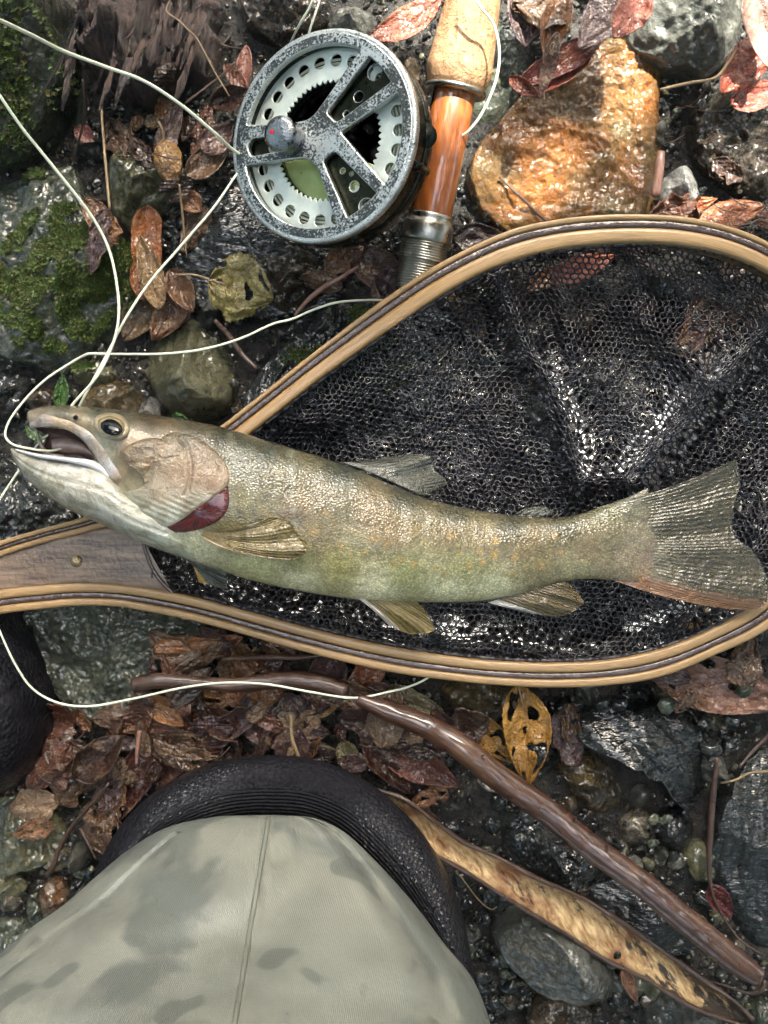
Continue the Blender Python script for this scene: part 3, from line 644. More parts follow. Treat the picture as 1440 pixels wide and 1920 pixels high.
BR = (.17, .075, .032); OR = (.34, .12, .035); RD = (.25, .06, .035); TN = (.3, .19, .09); DK = (.07, .035, .025); YL = (.4, .2, .03); PK = (.42, .2, .15); GP = (.16, .11, .11)
L_ = [
 ('long orange-brown folded leaf standing left of the rock hollow', OR, (276,385), (272,565), 62, dict(fold=-.5, curl=.3, shape='strip', lift=.012)),
 ('tan pointed leaf lying over the orange-brown leaf', TN, (300,580), (262,440), 52, dict(lift=.018, fold=.2)),
 ('curled dark brown leaf with wet gleam above the olive stone', BR, (350,530), (285,640), 74, dict(lift=.008, fold=.35, curl=-.3, twist=.25)),
 ('brown leaf tip curling beside the dark brown curled leaf', (.24,.13,.07), (318,505), (362,585), 56, dict(lift=.014, curl=.5)),
 ('translucent brown leaf under the crossing white lines', (.15,.1,.055), (290,540), (232,640), 74, dict(lift=.004, shape='ovate')),
 ('green-yellow birch leaf with brown edge and long pale stem', (.32,.27,.09), (392,524), (512,560), 138, dict(lift=.012, serr=.07, stem=62, fold=.1, holes=.6, curl=-.2)),
 ('ochre curled leaf with a hole beside the grey-brown cobble', (.33,.18,.06), (308,262), (325,352), 62, dict(lift=.012, curl=-.5, stem=40, tipup=-.1)),
 ('pale brown crumpled leaf between the ochre leaf and the reel', (.2,.12,.07), (350,330), (430,270), 60, dict(lift=.012, curl=.4)),
 ('grey-brown leaf touching the left rim of the reel', (.18,.1,.08), (380,285), (436,232), 58, dict(lift=.022)),
 ('brown lobed leaf beside the lower end of the mossy rock', BR, (158,372), (222,458), 52, dict(lift=.012, curl=.3, twist=.3)),
 ('long red-brown leaf between reel and cork grip', (.36,.12,.07), (835,-12), (680,80), 62, dict(lift=.02, fold=-.3, shape='lance', bend=-.05)),
 ('small pink shrivelled leaf above the left rim of the reel', PK, (462,85), (450,195), 34, dict(lift=.025, curl=.6, twist=.5)),
 ('pinkish brown leaf under the top left of the reel', (.28,.12,.08), (420,120), (470,180), 30, dict(lift=.012)),
 ('grey-purple wet leaf at the top edge right of the grip', GP, (1000,-40), (985,88), 92, dict(lift=.02, fold=.3)),
 ('reddish brown curled leaf in the upper clump', BR, (1060,-20), (1022,110), 60, dict(lift=.03, fold=.5, curl=.2)),
 ('grey-mauve serrated leaf at the centre of the upper clump', (.22,.15,.14), (1180,-30), (1085,92), 84, dict(lift=.034, serr=.1, fold=-.2)),
 ('dark red serrated leaf below the upper clump', RD, (1130,70), (960,165), 56, dict(lift=.02, serr=.12, twist=.3)),
 ('bright red-brown leaf lying on the top of the orange stone', (.36,.09,.06), (1110,95), (1005,175), 44, dict(lift=.014, serr=.12, curl=.4)),
 ('small dark red leaf curled at the left corner of the orange stone', RD, (955,145), (1010,182), 34, dict(lift=.012, curl=.4)),
 ('glossy red leaf right of the mauve serrated leaf', (.4,.14,.1), (1215,-20), (1150,72), 70, dict(lift=.022, serr=.1)),
 ('dark brown narrow leaf below the upper clump', DK, (1045,60), (1012,185), 30, dict(lift=.02, fold=.6)),
 ('red curled leaf hanging at the right edge', (.38,.09,.05), (1440,70), (1352,175), 82, dict(lift=.03, curl=-.4, fold=.3, twist=.3)),
 ('crimson leaf lying on the mottled rock at the right edge', (.42,.12,.08), (1370,195), (1470,160), 60, dict(lift=.012)),
 ('pale pink leaf in the top right corner', (.55,.33,.26), (1420,-40), (1440,125), 78, dict(lift=.05, fold=.3)),
 ('bright orange-red leaf along the net rim at the right', (.5,.14,.05), (1250,402), (1345,372), 34, dict(lift=.006, fold=-.3, shape='lance')),
 ('two-tone red and olive leaf above the net rim at the right', (.38,.14,.06), (1310,420), (1435,385), 62, dict(lift=.014, curl=-.3)),
 ('salmon red leaf seen through the top of the net', (.6,.2,.13), (1030,525), (1155,478), 52, dict(lift=.014)),
 ('brown leaf seen through the net left of the salmon leaf', BR, (1050,505), (985,545), 40, dict(lift=.004)),
 ('dark brown leaf between the reel hood and the net', (.1,.045,.03), (660,470), (765,545), 80, dict(lift=.008)),
 ('black-brown leaf between the hood and the orange stone', (.06,.04,.035), (850,450), (945,440), 58, dict(lift=.008)),
 ('yellow-orange leaf with black holes above the stick', YL, (972,1285), (990,1475), 96, dict(lift=.020, holes=1.1, shape='ovate', bend=-.05, stem=8)),
 ('torn yellow piece of leaf left of the yellow-orange leaf', (.36,.19,.035), (890,1345), (960,1430), 56, dict(lift=.008, holes=.8)),
 ('olive-tan leaf with ribbed veins touching the end of the stick', (.2,.17,.08), (722,1296), (832,1340), 50, dict(lift=.02, fold=-.15, shape='round')),
 ('rust-brown leaf standing under the lower net rim', (.24,.085,.035), (705,1230), (655,1345), 62, dict(lift=.018, fold=-.4, shape='strip')),
 ('narrow red-brown leaf beside the rust-brown one', (.2,.06,.03), (730,1300), (690,1360), 34, dict(lift=.016)),
 ('dark red-brown leaf left under the thick stick', (.14,.05,.03), (690,1345), (770,1490), 92, dict(lift=.004, serr=.06)),
 ('split dark red leaf right of it under the thick stick', (.17,.065,.045), (710,1395), (862,1475), 74, dict(lift=.008, serr=.08)),
 ('big pinkish brown leaf with clear veins at the right below the net', (.26,.14,.1), (1220,1255), (1490,1320), 112, dict(lift=.014, fold=.12, holes=.3)),
 ('dark brown leaf under the big pinkish brown leaf', (.12,.055,.035), (1240,1250), (1350,1290), 60, dict(lift=.004)),
 ('small green leaf above the fish snout', (.05,.13,.015), (112,770), (118,700), 30, dict(lift=.012, name='green_leaf')),
 ('small green leaf between the jaws and the line', (.05,.12,.02), (50,795), (92,830), 36, dict(lift=.008, name='green_leaf')),
 ('tiny green sprig at the foot of the olive stone', (.06,.17,.02), (322,778), (352,788), 16, dict(lift=.02, name='green_leaf')),
 ('reddish brown leaf leaning from the net rim above the small stick', (.26,.1,.045), (372,1225), (455,1195), 40, dict(lift=.02)),
 ('pale orange-brown leaf on the corner of the large grey-green rock', (.34,.17,.1), (318,1262), (382,1235), 34, dict(lift=.012)),
 ('orange-brown lobed leaf below the small stick', (.34,.16,.06), (275,1310), (345,1360), 50, dict(lift=.014, twist=.3)),
 ('glossy amber leaf below the small stick', (.3,.15,.05), (335,1330), (445,1305), 52, dict(lift=.012, holes=.3)),
 ('brown torn leaf below the small stick', (.22,.1,.045), (420,1300), (480,1325), 40, dict(lift=.016)),
 ('rolled brown leaf like a tube left of the knee pad', (.16,.08,.05), (228,1345), (198,1460), 46, dict(lift=.016, fold=-.9, curl=-.4, shape='strip')),
 ('dark red-brown long leaf under the rolled leaf', (.1,.035,.025), (300,1360), (215,1545), 70, dict(lift=.004, shape='lance')),
 ('purple-brown wet leaf with ribs above the knee pad', (.12,.07,.065), (450,1360), (620,1375), 84, dict(lift=.008)),
 ('brown leaf pile edge right of the rolled leaf', (.14,.06,.04), (350,1370), (290,1480), 70, dict(lift=.006)),
 ('green-brown leaf beside the red-brown leaves', (.22,.2,.08), (640,1390), (668,1450), 44, dict(lift=.008)),
 ('small ochre leaf above the knee pad', (.35,.2,.07), (582,1340), (632,1325), 26, dict(lift=.012)),
 ('red-brown shiny leaf beside the black boot', (.22,.07,.04), (100,1390), (160,1430), 54, dict(lift=.008)),
 ('grey-white wet leaf beside the black boot', (.22,.2,.18), (85,1410), (120,1445), 26, dict(lift=.01)),
 ('dark red leaf left of the dark root', (.12,.02,.02), (1330,1660), (1372,1720), 44, dict(lift=.01)),
 ('curled brown leaf between the rounded boulder and the pod', (.2,.1,.06), (1168,1815), (1195,1880), 26, dict(lift=.02, fold=.8, twist=.6)),
 ('amber leaf under the reel seen through the spool', (.45,.16,.04), (560,220), (640,180), 46, dict(lift=.01)),
 ('brown leaf in the hollow beside the straw', (.18,.05,.035), (140,240), (178,265), 34, dict(lift=.014)),
 ('tan leaf in the hollow above the cobble', (.2,.13,.06), (270,230), (312,225), 28, dict(lift=.012)),
]
for i, (lab, c, b, t, wp, kw) in enumerate(L_):
    leaf(lab, c, b, t, wp, seed=i + 1, **kw)
    if i % 6 == 5: refresh()
# loose litter
R = random.Random(99)
LZ = [((230, 1185, 720, 1290), 22, 'under the lower net rim'), ((240, 1290, 700, 1450), 44, 'between the small stick and the knee pad'), ((60, 1360, 300, 1560), 26, 'left of the knee pad'),
      ((950, -20, 1120, 70), 4, 'in the upper clump'), ((1250, 180, 1440, 420), 5, 'in the gap at the right edge'), ((180, 150, 440, 420), 16, 'in the hollow left of the reel'),
      ((640, 460, 850, 560), 8, 'between reel and net'), ((900, 480, 1440, 700), 7, 'under the upper half of the net'), ((680, 1340, 860, 1560), 12, 'beside the thick stick'), ((1000,1240,1440,1340), 8, 'below the right part of the net')]
LC = [('dark brown', (.06, .028, .018)), ('red-brown', (.13, .052, .03)), ('brown', (.13, .075, .042)), ('orange-brown', (.26, .12, .05)), ('tan', (.26, .17, .1)), ('purple-brown', (.09, .05, .048))]
for (x0, y0, x1, y1), n, where in LZ:
    for k in range(n):
        x, y = R.uniform(x0, x1), R.uniform(y0, y1); a = R.uniform(0, 6.28); l = R.choice([R.uniform(35, 70), R.uniform(70, 135), R.uniform(70, 135)])
        cn, cc = LC[R.randrange(6)]; g = R.uniform(.7, 1.25)
        if R.random() < .35 and cn in ('tan', 'orange-brown'): cn, cc = LC[0]
        leaf('%s %s leaf scrap %s' % ('tiny' if l < 45 else 'small' if l < 75 else 'larger', cn, near(x + l / 2 * math.cos(a), y + l / 2 * math.sin(a))), tuple(q * g for q in cc), (x, y), (x + l * math.cos(a), y + l * math.sin(a)), l * R.uniform(.3, .75),
             lift=R.uniform(.001, .006), curl=R.uniform(-.4, .6), fold=R.uniform(-.4, .5), twist=R.uniform(-.4, .4), serr=R.choice([.02, .1]), seed=300 + k + int(x0), holes=R.choice([0, 0, 0, .6]), rag=R.choice([.1, .35, .6]),
             shape=R.choice(['ovate', 'lance', 'strip', 'round']), name='leaf_scrap', group='small %s leaf scraps %s' % (cn, where))
    refresh()

# ------------------------------------------------------------------ sticks and twigs
def twig(label, pts, r, mat=M_TWIG, lift=.003, name='twig', cat='twig', zs=None, wob=.15, ns=8, sub=6):
    out = []
    for i, (x, y) in enumerate(pts):
        p = P(x, y, .02); z = (hf(p.x, p.y, HFb) + lift) if zs is None else zs[i]
        out.append(P(x, y, z))
    if zs is None:
        zz = [q.z for q in out]; m = len(zz)
        for _ in range(2): zz = [max(zz[i] * .5, (zz[max(0, i - 1)] + zz[min(m - 1, i + 1)] + 2 * zz[i]) / 4) for i in range(m)]
        out = [P(x, y, z) for (x, y), z in zip(pts, zz)]
    rr = [q * S for q in r] if hasattr(r, '__len__') else r * S
    o = tube(name, out, rr, mat, None, ns, sub, wob, len(label)); tag(o, label, cat); return o
def big_stick():
    pts = [(670,1310),(730,1335),(800,1362),(860,1398),(940,1462),(1030,1525),(1110,1590),(1200,1655),(1300,1738),(1380,1802),(1422,1832)]
    e = empty('stick', P(1050, 1560, 0)); tag(e, 'thick smooth reddish-brown wet stick running diagonally below the net', 'stick')
    tube('branch', [P(x, y, .034 + .006 * (i > 2)) for i, (x, y) in enumerate(pts)], [q * S for q in (10, 18, 21, 23, 23, 23, 23, 23, 23, 22, 17)], M_BARK, e, 28, 14, .06, 3)
    for k, (x, y, s_) in enumerate([(905,1420,3),(1140,1592,3.2),(1080,1540,2.5),(1330,1762,2.4)]):
        bmx = P(x, y, .047); tube('bud_scar', [bmx + Vector((0, 0, -.003)), bmx + Vector((.0002, 0, .001))], [s_ * S * 1.4, s_ * S * .6], M_TWIG, e, 10, 3, .3, k)
    j = tube('side_shoot', [P(x, y, z) for x, y, z in [(1434,1838,.03),(1428,1856,.03),(1400,1862,.028),(1360,1848,.026),(1320,1838,.022)]], [4 * S, 5 * S, 3 * S, 2.5 * S, 1.5 * S], M_TWIG, e, 8, 6, .2)
big_stick()
twig('short dark brown stick under the white line below the net', [(250,1284),(300,1276),(360,1280),(440,1284),(520,1276),(590,1280),(650,1298)], (13,14,12,13,16,17,15), M_TWIG, .01, 'stick', 'stick', ns=16, sub=10)
twig('thin straight twig just under the lower net rim', [(418,1236),(500,1232),(560,1233),(610,1228)], (3, 5, 5, 3), M_TWIG, .012)
twig('thin dark twig with a hooked tip left of the knee pad', [(88,1642),(100,1622),(112,1590),(135,1550),(165,1515),(205,1468)], (3.5,5,4,4,3.5,3), M_TWIG, .016)
twig('short forked twig under the hooked twig', [(150,1552),(165,1580),(180,1612)], (3, 2.5, 1.5), M_TWIG, .018)
twig('bent reddish twig between the brown chunk and the hood', [(552,592),(575,565),(605,540),(640,520),(672,500)], (2.5,4,4.5,4,3), M_PINKBARK, .012)
twig('upright pale straw in the dark hollow', [(190,200),(194,260),(200,330),(206,392)], 2.6, M_STRAW, .02, 'straw', 'straw', wob=0)
twig('pale grass stem pointing down above the birch leaf', [(336,345),(342,400),(350,484)], (1.5, 2.2, 1.2), M_STRAW, .02, 'straw', 'straw', wob=0)
twig('brown thin twig lying across the orange stone', [(936,332),(975,368),(1010,402),(1028,418)], (2, 3.2, 3, 2), M_TWIG, .003)
twig('yellow grass stem crossing the gap right of the orange stone', [(1238,168),(1290,156),(1340,146),(1365,118),(1382,90)], (2.5,3,2.5,2.5,2), M_STRAW, .0, 'straw', 'straw', zs=[.035,.04,.042,.045,.05], wob=0)
twig('rolled pinkish bark piece beside the pale stone', [(1240,285),(1236,320),(1230,368)], (7, 9, 8), M_PINKBARK, .012, 'bark_piece', 'bark')
twig('reddish bent twig above the olive stone', [(402,600),(430,630),(452,662),(482,692)], (4, 5, 5, 4), M_TWIG, .014)
twig('thin brown twig crossing the hollow left of the reel', [(345,195),(385,165),(420,138),(440,118)], (2, 2.6, 2.4, 2), M_TWIG, .02)
twig('thin curved root at the right edge over the black slab', [(1352,1468),(1380,1462),(1405,1450),(1440,1446),(1480,1446)], (2, 2.5, 2.5, 2.5, 2.5), M_STRAW, .006, 'root', 'root')
twig('dark thin root above the curved root at the right edge', [(1385,1440),(1410,1410),(1440,1380),(1470,1350)], (3,3.5,3.5,3), M_TWIG, .01, 'root', 'root')
twig('dark red leaf stem between the black rock and black slab', [(1345,1420),(1338,1480),(1332,1560),(1330,1640),(1345,1700),(1385,1760),(1430,1790)], (4,6,6,4,2.5,2,2), M_TWIG, .008, 'stem', 'stem')
twig('thin straw among the leaves above the knee pad', [(545,1340),(548,1385),(560,1420)], (3, 3.5, 3), M_STRAW, .012, 'straw', 'straw')
twig('thin twig leaning in the leaf litter left of the knee pad', [(262,1370),(258,1400),(256,1432)], (4, 4, 3), M_PINKBARK, .012)
twig('fine rootlet right of the knee pad', [(862,1640),(880,1665),(900,1690),(920,1705),(932,1700)], 1.3, M_STRAW, .006, 'root', 'root')
R = random.Random(4)
for k in range(30):
    zone = [(1380, 380, 1470, 450), (180, 60, 440, 300), (1240, 170, 1330, 330), (300, 1180, 700, 1430), (60, 1400, 260, 1700)][k % 5]
    x, y = R.uniform(zone[0], zone[2]), R.uniform(zone[1], zone[3]); a = R.uniform(-1, 1) + (2.6 if k % 5 == 0 else 0); l = R.uniform(25, 60)
    wh = ['at the right end of the upper net rim', 'in the dark hollow below the rotten log', 'in the gap right of the orange stone', 'in the litter below the net', 'in the gravel left of the knee pad'][k % 5]
    o = twig('fine dark needle-like twig ' + near(x, y), [(x, y), (x + l * .5 * math.cos(a), y + l * .5 * math.sin(a) + 3), (x + l * math.cos(a), y + l * math.sin(a))], (1.2, 1.5, .8), M_TWIG, .008, ns=5, sub=4)
    o['group'] = 'fine twigs ' + wh
# dark conifer sprigs hanging in the hollow
for (x0, y0, x1, y1, lab) in [(150,20,60,210,'dark drooping conifer sprig beside the corner boulder'), (155,150,140,290,'dark conifer sprig hanging below the rotten log')]:
    e = empty('conifer_sprig', P(x0, y0, .08)); tag(e, lab, 'sprig')
    sc_ = Nd('conifer_needle'); mm = sc_.set(col=(.02, .028, .014), rough=.4)
    A, B = P(x0, y0, .095), P(x1, y1, .05)
    tube('stem', [A, (A + B) / 2 + Vector((.004, 0, .004)), B], .0006, M_TWIG, e, 6, 6)
    V = []; F = []
    for k in range(60):
        t = k / 60; c = A.lerp(B, t); dr = (B - A).normalized(); sd = dr.cross(Vector((0, 0, 1))) * (1 if k % 2 else -1)
        tp = c + (sd * .6 + dr * .8).normalized() * .0055 + Vector((0, 0, R.uniform(-.001, .002))); wd = dr * .0005
        i0 = len(V); V += [c - wd, c + wd, tp]; F.append((i0, i0 + 1, i0 + 2))
    o = mesh('needles', V, F, mm, e, False); tag(o, kind='stuff')

# ------------------------------------------------------------------ pale seed pod
def pod():
    s = Nd('pod_inside'); uv = s.coord(scale=(26, 2.2, 1), rot=(0, 0, .0), out='UV'); ob = s.coord()
    sk = s.coord(scale=(1, 1, 1), rot=(0, 0, 1.05)); sk2 = s.n('ShaderNodeMapping', {'Vector': sk, 'Scale': (0.22, 1, 1)}).outputs[0]
    fib = s.noise(sk2, 420, 6, .6, .3); st = s.noise(ob, 36, 4, .6); st2 = s.noise(sk2, 120, 5, .65)
    sx = s.n('ShaderNodeSeparateXYZ', {0: s.n('ShaderNodeTexCoord').outputs['UV']})
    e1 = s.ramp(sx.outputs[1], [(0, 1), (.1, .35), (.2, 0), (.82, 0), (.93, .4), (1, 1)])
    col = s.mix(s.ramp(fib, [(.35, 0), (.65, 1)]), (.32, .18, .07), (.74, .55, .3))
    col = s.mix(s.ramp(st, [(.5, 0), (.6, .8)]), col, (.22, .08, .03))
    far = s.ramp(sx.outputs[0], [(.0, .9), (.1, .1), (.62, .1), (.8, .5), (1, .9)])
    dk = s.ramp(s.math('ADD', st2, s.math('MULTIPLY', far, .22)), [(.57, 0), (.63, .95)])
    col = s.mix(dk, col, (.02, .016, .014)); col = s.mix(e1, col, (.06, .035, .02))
    nb = s.bump(fib, .0035)
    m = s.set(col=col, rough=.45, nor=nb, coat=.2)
    up = [(700,1478),(760,1500),(815,1540),(870,1580),(935,1608),(1005,1646),(1085,1680),(1155,1722),(1235,1778),(1312,1832),(1380,1880),(1412,1912)]
    lo = [(745,1560),(790,1588),(820,1606),(868,1632),(925,1668),(985,1706),(1062,1752),(1132,1798),(1212,1836),(1290,1884),(1372,1916),(1412,1926)]
    e = empty('seed_pod', P(1050, 1700, 0)); tag(e, 'long split seed pod with pale fibrous inside and black rims', 'seed pod')
    k = len(up); zc = [.03] * k; n, mm = 260, 18
    def fn(u, v, x, y, z, topside):
        dip = -.006 * math.sin(math.pi * v); nn = .0016 * fbm(u * 26, v * 2, 2, 3)
        return x, y, (.030 + .004 * math.sin(u * 7) + dip + nn if topside else .026 + .004 * math.sin(u * 7) + dip)
    loft('inner_face', up, lo, zc, [.001] * k, n, mm, m, e, fn=fn)
    for side, q in (('upper', up), ('lower', lo)):
        tube('rim', [P(x, y, .031 + .004 * math.sin(i / (k - 1) * 7)) for i, (x, y) in enumerate(q)], [.0009 + .0005 * (i % 2) for i in range(k)], M_TWIG, e, 8, 10, .4, 4)
pod()

# ------------------------------------------------------------------ fish
def blob_cols(ctrl, spots=(), gain=1.0, pwr=3.0):
    K = np.array([(c[0], c[1]) for c in ctrl], float); CC = np.array([c[2] for c in ctrl], float)
    def f(V):
        A = np.array([tuple(v) for v in V]); k = S * (H - A[:, 2]) / H
        px = A[:, 0] / k + 720; py = 960 - A[:, 1] / k
        D = ((px[:, None] - K[None, :, 0]) ** 2 + (py[:, None] - K[None, :, 1]) ** 2 + 60) ** (-pwr / 2)
        C = (D[:, :, None] * CC[None]).sum(1) / D.sum(1)[:, None]
        for (x, y, r, c, a) in spots:
            w_ = a * np.exp(-(((px - x) ** 2 + (py - y) ** 2) / r ** 2) ** 1.5); C = C * (1 - w_[:, None]) + np.array(c)[None] * w_[:, None]
        return np.clip(C * gain, 0, 1)
    return f
def fish():
    e = empty('fish', P(640, 1000, .03)); tag(e, 'olive-bronze trout with open mouth and pale belly lying across the net', 'fish')
    # skin with scales
    s = Nd('fish_skin'); at = s.n('ShaderNodeVertexColor', layer_name='Col').outputs[0]
    ob = s.coord(); sc = s.coord(scale=(1, 1.25, .6), rot=(0, 0, .2))
    vo = s.voro(sc, 820, 'F1'); n1 = s.noise(ob, 90, 5, .65); n2 = s.noise(ob, 620, 3, .6); n3 = s.noise(s.coord(scale=(1.6, .35, 1), rot=(0, 0, .25)), 60, 4, .6)
    sx = s.n('ShaderNodeSeparateXYZ', {0: s.n('ShaderNodeTexCoord').outputs['UV']}).outputs[0]
    hd = s.ramp(sx, [(.27, 0), (.33, 1)])
    tail_ = s.ramp(sx, [(.4, .5), (.75, 1)])
    n4 = s.noise(ob, 260, 4, .7); col = s.mix(s.ramp(n4, [(.38, .6), (.58, 0)]), at, s.mix(1., at, (.4, .42, .36), 'MULTIPLY'))
    sp = s.math('MULTIPLY', s.ramp(vo, [(.15, 1), (.5, 0)]), hd)
    col = s.mix(s.math('MULTIPLY', sp, s.math('MULTIPLY', tail_, .8)), col, s.mix(1., col, (2.3, 2.2, 2.0), 'MULTIPLY'))
    col = s.mix(s.math('MULTIPLY', s.ramp(n2, [(.5, 0), (.7, .5)]), hd), col, s.mix(1., col, (.4, .4, .38), 'MULTIPLY'))
    nb = s.bump(s.math('MULTIPLY', vo, hd), .0004, .8); nb = s.bump(n3, .0006, .5, nb)
    cb = s.bump(n3, .0028, 1.); cb = s.bump(vo, .00022, 1., cb)
    m = s.set(col=col, rough=s.ramp(n1, [(.3, .28), (.7, .42)]), nor=nb, coat=1., coatr=.05, coatn=cb, spec=.4, metal=.1)
    tops = [(50,780),(56,769),(88,761),(132,760),(182,764),(232,769),(284,777),(342,786),(400,797),(442,808),(502,826),(562,844),(622,863),(682,886),(742,912),(802,935),(862,950),(922,961),(982,968),(1042,970),(1092,962),(1132,948),(1170,935),(1215,915)]
    bots = [(52,790),(58,802),(88,803),(128,808),(160,832),(178,868),(205,935),(262,1008),(330,1040),(392,1063),(462,1086),(540,1104),(620,1118),(690,1127),(745,1130),(800,1130),(862,1129),(915,1126),(965,1117),(1022,1102),(1085,1087),(1140,1088),(1188,1098),(1250,1112)]
    th = [.004,.009,.013,.016,.019,.0215,.024,.0255,.0262,.0262,.026,.0255,.0245,.0235,.0225,.021,.0195,.018,.0165,.014,.0115,.0085,.0055,.0008]
    zc = [.064,.064,.064,.064,.064,.064,.063,.062,.061,.060,.059,.058,.057,.056,.055,.054,.052,.051,.050,.049,.048,.048,.0485,.0495]
    OL = (.05,.052,.032); BKB = (.04,.048,.04); BZ = (.19,.14,.085); YG = (.33,.31,.14); BL = (.76,.74,.58); GD = (.2,.165,.06)
    ctrl = [(70,770,(.2,.16,.13)),(55,785,(.36,.3,.26)),(110,768,(.12,.11,.09)),(100,795,(.36,.32,.28)),(180,770,(.09,.09,.075)),(150,800,(.32,.25,.17)),(230,775,(.09,.09,.075)),(185,845,(.45,.42,.35)),
            (280,790,(.07,.055,.04)),(300,830,(.15,.11,.065)),(260,835,(.2,.14,.085)),(360,800,(.08,.07,.05)),(260,850,(.3,.2,.12)),(330,870,(.3,.19,.12)),(250,960,(.5,.48,.38)),(320,1000,(.5,.5,.4)),
            (430,820,(.045,.045,.036)),(450,870,(.1,.105,.085)),(440,940,(.17,.15,.075)),(430,980,(.19,.16,.08)),(350,1035,(.74,.72,.56)),(500,840,BKB),(520,900,(.13,.115,.07)),(560,960,(.19,.135,.08)),(600,1010,(.2,.155,.075)),
            (640,890,BKB),(620,930,(.13,.11,.07)),(700,960,(.2,.145,.09)),(740,1000,(.21,.155,.09)),(640,1060,YG),(560,1050,(.26,.26,.13)),(480,1060,(.55,.55,.34)),(560,1095,BL),(700,1105,BL),(760,1070,(.3,.31,.16)),
            (760,930,(.05,.052,.035)),(850,965,(.06,.058,.035)),(840,1000,(.2,.155,.09)),(900,1010,(.19,.15,.085)),(870,1060,(.26,.26,.13)),(850,1115,(.64,.64,.48)),(930,1115,(.6,.6,.44)),
            (960,985,(.055,.053,.032)),(1000,1020,(.17,.13,.07)),(1010,1060,(.24,.2,.11)),(1060,990,(.065,.062,.036)),(1100,1030,(.2,.16,.1)),(1080,1070,(.36,.33,.22)),(1140,960,(.12,.12,.06)),(1150,1010,(.16,.14,.09)),(1195,1010,(.25,.22,.18)),(1215,1050,(.22,.17,.14)),(1180,1060,(.24,.2,.15)),(1215,1100,(.3,.15,.07)),(1190,940,(.13,.13,.1)),(1235,980,(.12,.11,.08)),(1240,1040,(.12,.10,.08))]
    R = random.Random(11); spots = []
    for x, y in [(560,1010),(590,1000),(640,1025),(658,1038),(682,1037),(700,1010),(725,1018),(737,1058),(752,1050),(776,1058),(815,1066),(833,1075),(862,1037),(845,1005),(880,1060),(900,1035),(927,1040),(965,1045),(905,1055),(930,1015),(1015,1060),(1050,1035),(1040,1005),(660,990),(780,990),(610,960),(500,960),(960,1078)]:
        spots.append((x, y, R.uniform(4.5, 8), (.44,.27,.07), .6))
    for k in range(26): spots.append((R.uniform(440, 560), R.uniform(830, 1000), R.uniform(5, 13), (.07, .06, .03), .6))
    for k in range(7):
        x = R.choice([530, 545, 512, 650, 640, 655, 470]); 
        for q in range(6): spots.append((x + q * 1.5, 850 + q * 26 + (60 if x > 600 else 0), 7, (.28, .3, .28), .3))
    for q in range(9): spots.append((432 + 2 * math.sin(q), 815 + q * 18, 8, (.25,.25,.2), .4))
    cf = blob_cols(ctrl, spots, np.array([.86, .84, .70]))
    def fn(u, v, x, y, z, t):
        z += .0007 * fbm(x * .012, y * .02, 4, 3) if t else 0
        return x, y, z
    body = loft('body', tops, bots, zc, th, 420, 60, m, e, pw=.85, fn=fn, cols=cf)
    bv = BVHTree.FromPolygons([v.co[:] for v in body.data.vertices], [tuple(p.vertices) for p in body.data.polygons])
    def surf(px, py, dflt=.06):
        a = Vector((0, 0, H)); d = (P(px, py, 0) - a).normalized(); h = bv.ray_cast(a, d)
        return h[0].z if h[0] is not None else dflt
    # generic plate lying on the body
    def plate(name, poly, mat, off, dome, ctrl=None, flat=None, nT=120, nR=22, spots=(), ripple=None, parent=e, pin=1.0):
        pl = catmull(poly + [poly[0]], nT + 1)[:-1]; c = pl.mean(axis=0); V = []; F = []; UV = []
        def zz(x, y, r, a):
            base = surf(x, y) if flat is None else flat
            b = base + off + dome * (1 - r ** 3)
            if r > .93: b = base + off * pin - .0008 * ((r - .93) / .07)
            if ripple: b += ripple(x, y, r, a)
            return b
        V.append(P(c[0], c[1], zz(c[0], c[1], 0, 0))); UV.append((.5, 0))
        for i in range(1, nR + 1):
            r = i / nR
            for j in range(nT):
                x, y = c + (pl[j] - c) * r; V.append(P(x, y, zz(x, y, r, j / nT))); UV.append((j / nT, r))
        for j in range(nT):
            x, y = c + (pl[j] - c) * .97; V.append(P(x, y, zz(x, y, 1, j / nT) - .004)); UV.append((j / nT, 1))
        for j in range(nT): F.append((0, 1 + j, 1 + (j + 1) % nT))
        for i in range(nR):
            for j in range(nT):
                a = 1 + i * nT + j; b = 1 + i * nT + (j + 1) % nT; F.append((a, a + nT, b + nT, b))
        F.append(tuple(range(1 + nR * nT, 1 + (nR + 1) * nT)))
        return mesh(name, V, F, mat, parent, True, UV, blob_cols(ctrl, spots, np.array([.82, .78, .66]))(V) if ctrl else None)
    sh = Nd('fish_head_skin'); at2 = sh.n('ShaderNodeVertexColor', layer_name='Col').outputs[0]; ob2 = sh.coord()
    a1 = sh.noise(ob2, 120, 5, .65, .6); a2 = sh.noise(ob2, 700, 4, .7)
    c2 = sh.mix(sh.ramp(a1, [(.4, .85), (.58, 0)]), at2, sh.mix(1., at2, (.52, .50, .42), 'MULTIPLY')); c2 = sh.mix(sh.ramp(a2, [(.52, 0), (.7, .35)]), c2, (.5, .42, .35))
    b2 = sh.bump(a1, .0014); b2 = sh.bump(a2, .0003, 1, b2)
    mh = sh.set(col=c2, rough=.27, nor=b2, coat=.6, coatr=.1, coatn=b2, metal=.1, sss=.0)
    def plain(name, col, rough=.3, nz=200, bd=.0006, coat=.6, col2=None):
        q = Nd(name); a = q.noise(q.coord(), nz, 4, .6)
        return q.set(col=q.mix(q.ramp(a, [(.35, 0), (.65, 1)]), col, col2 or tuple(c * .6 for c in col)), rough=rough, nor=q.bump(a, bd), coat=coat, coatr=.1)
    # mouth cavity, far jaw and tongue
    mv = plain('mouth_lining', (.2, .13, .12), .3, 160, .001, .6, (.09, .055, .05))
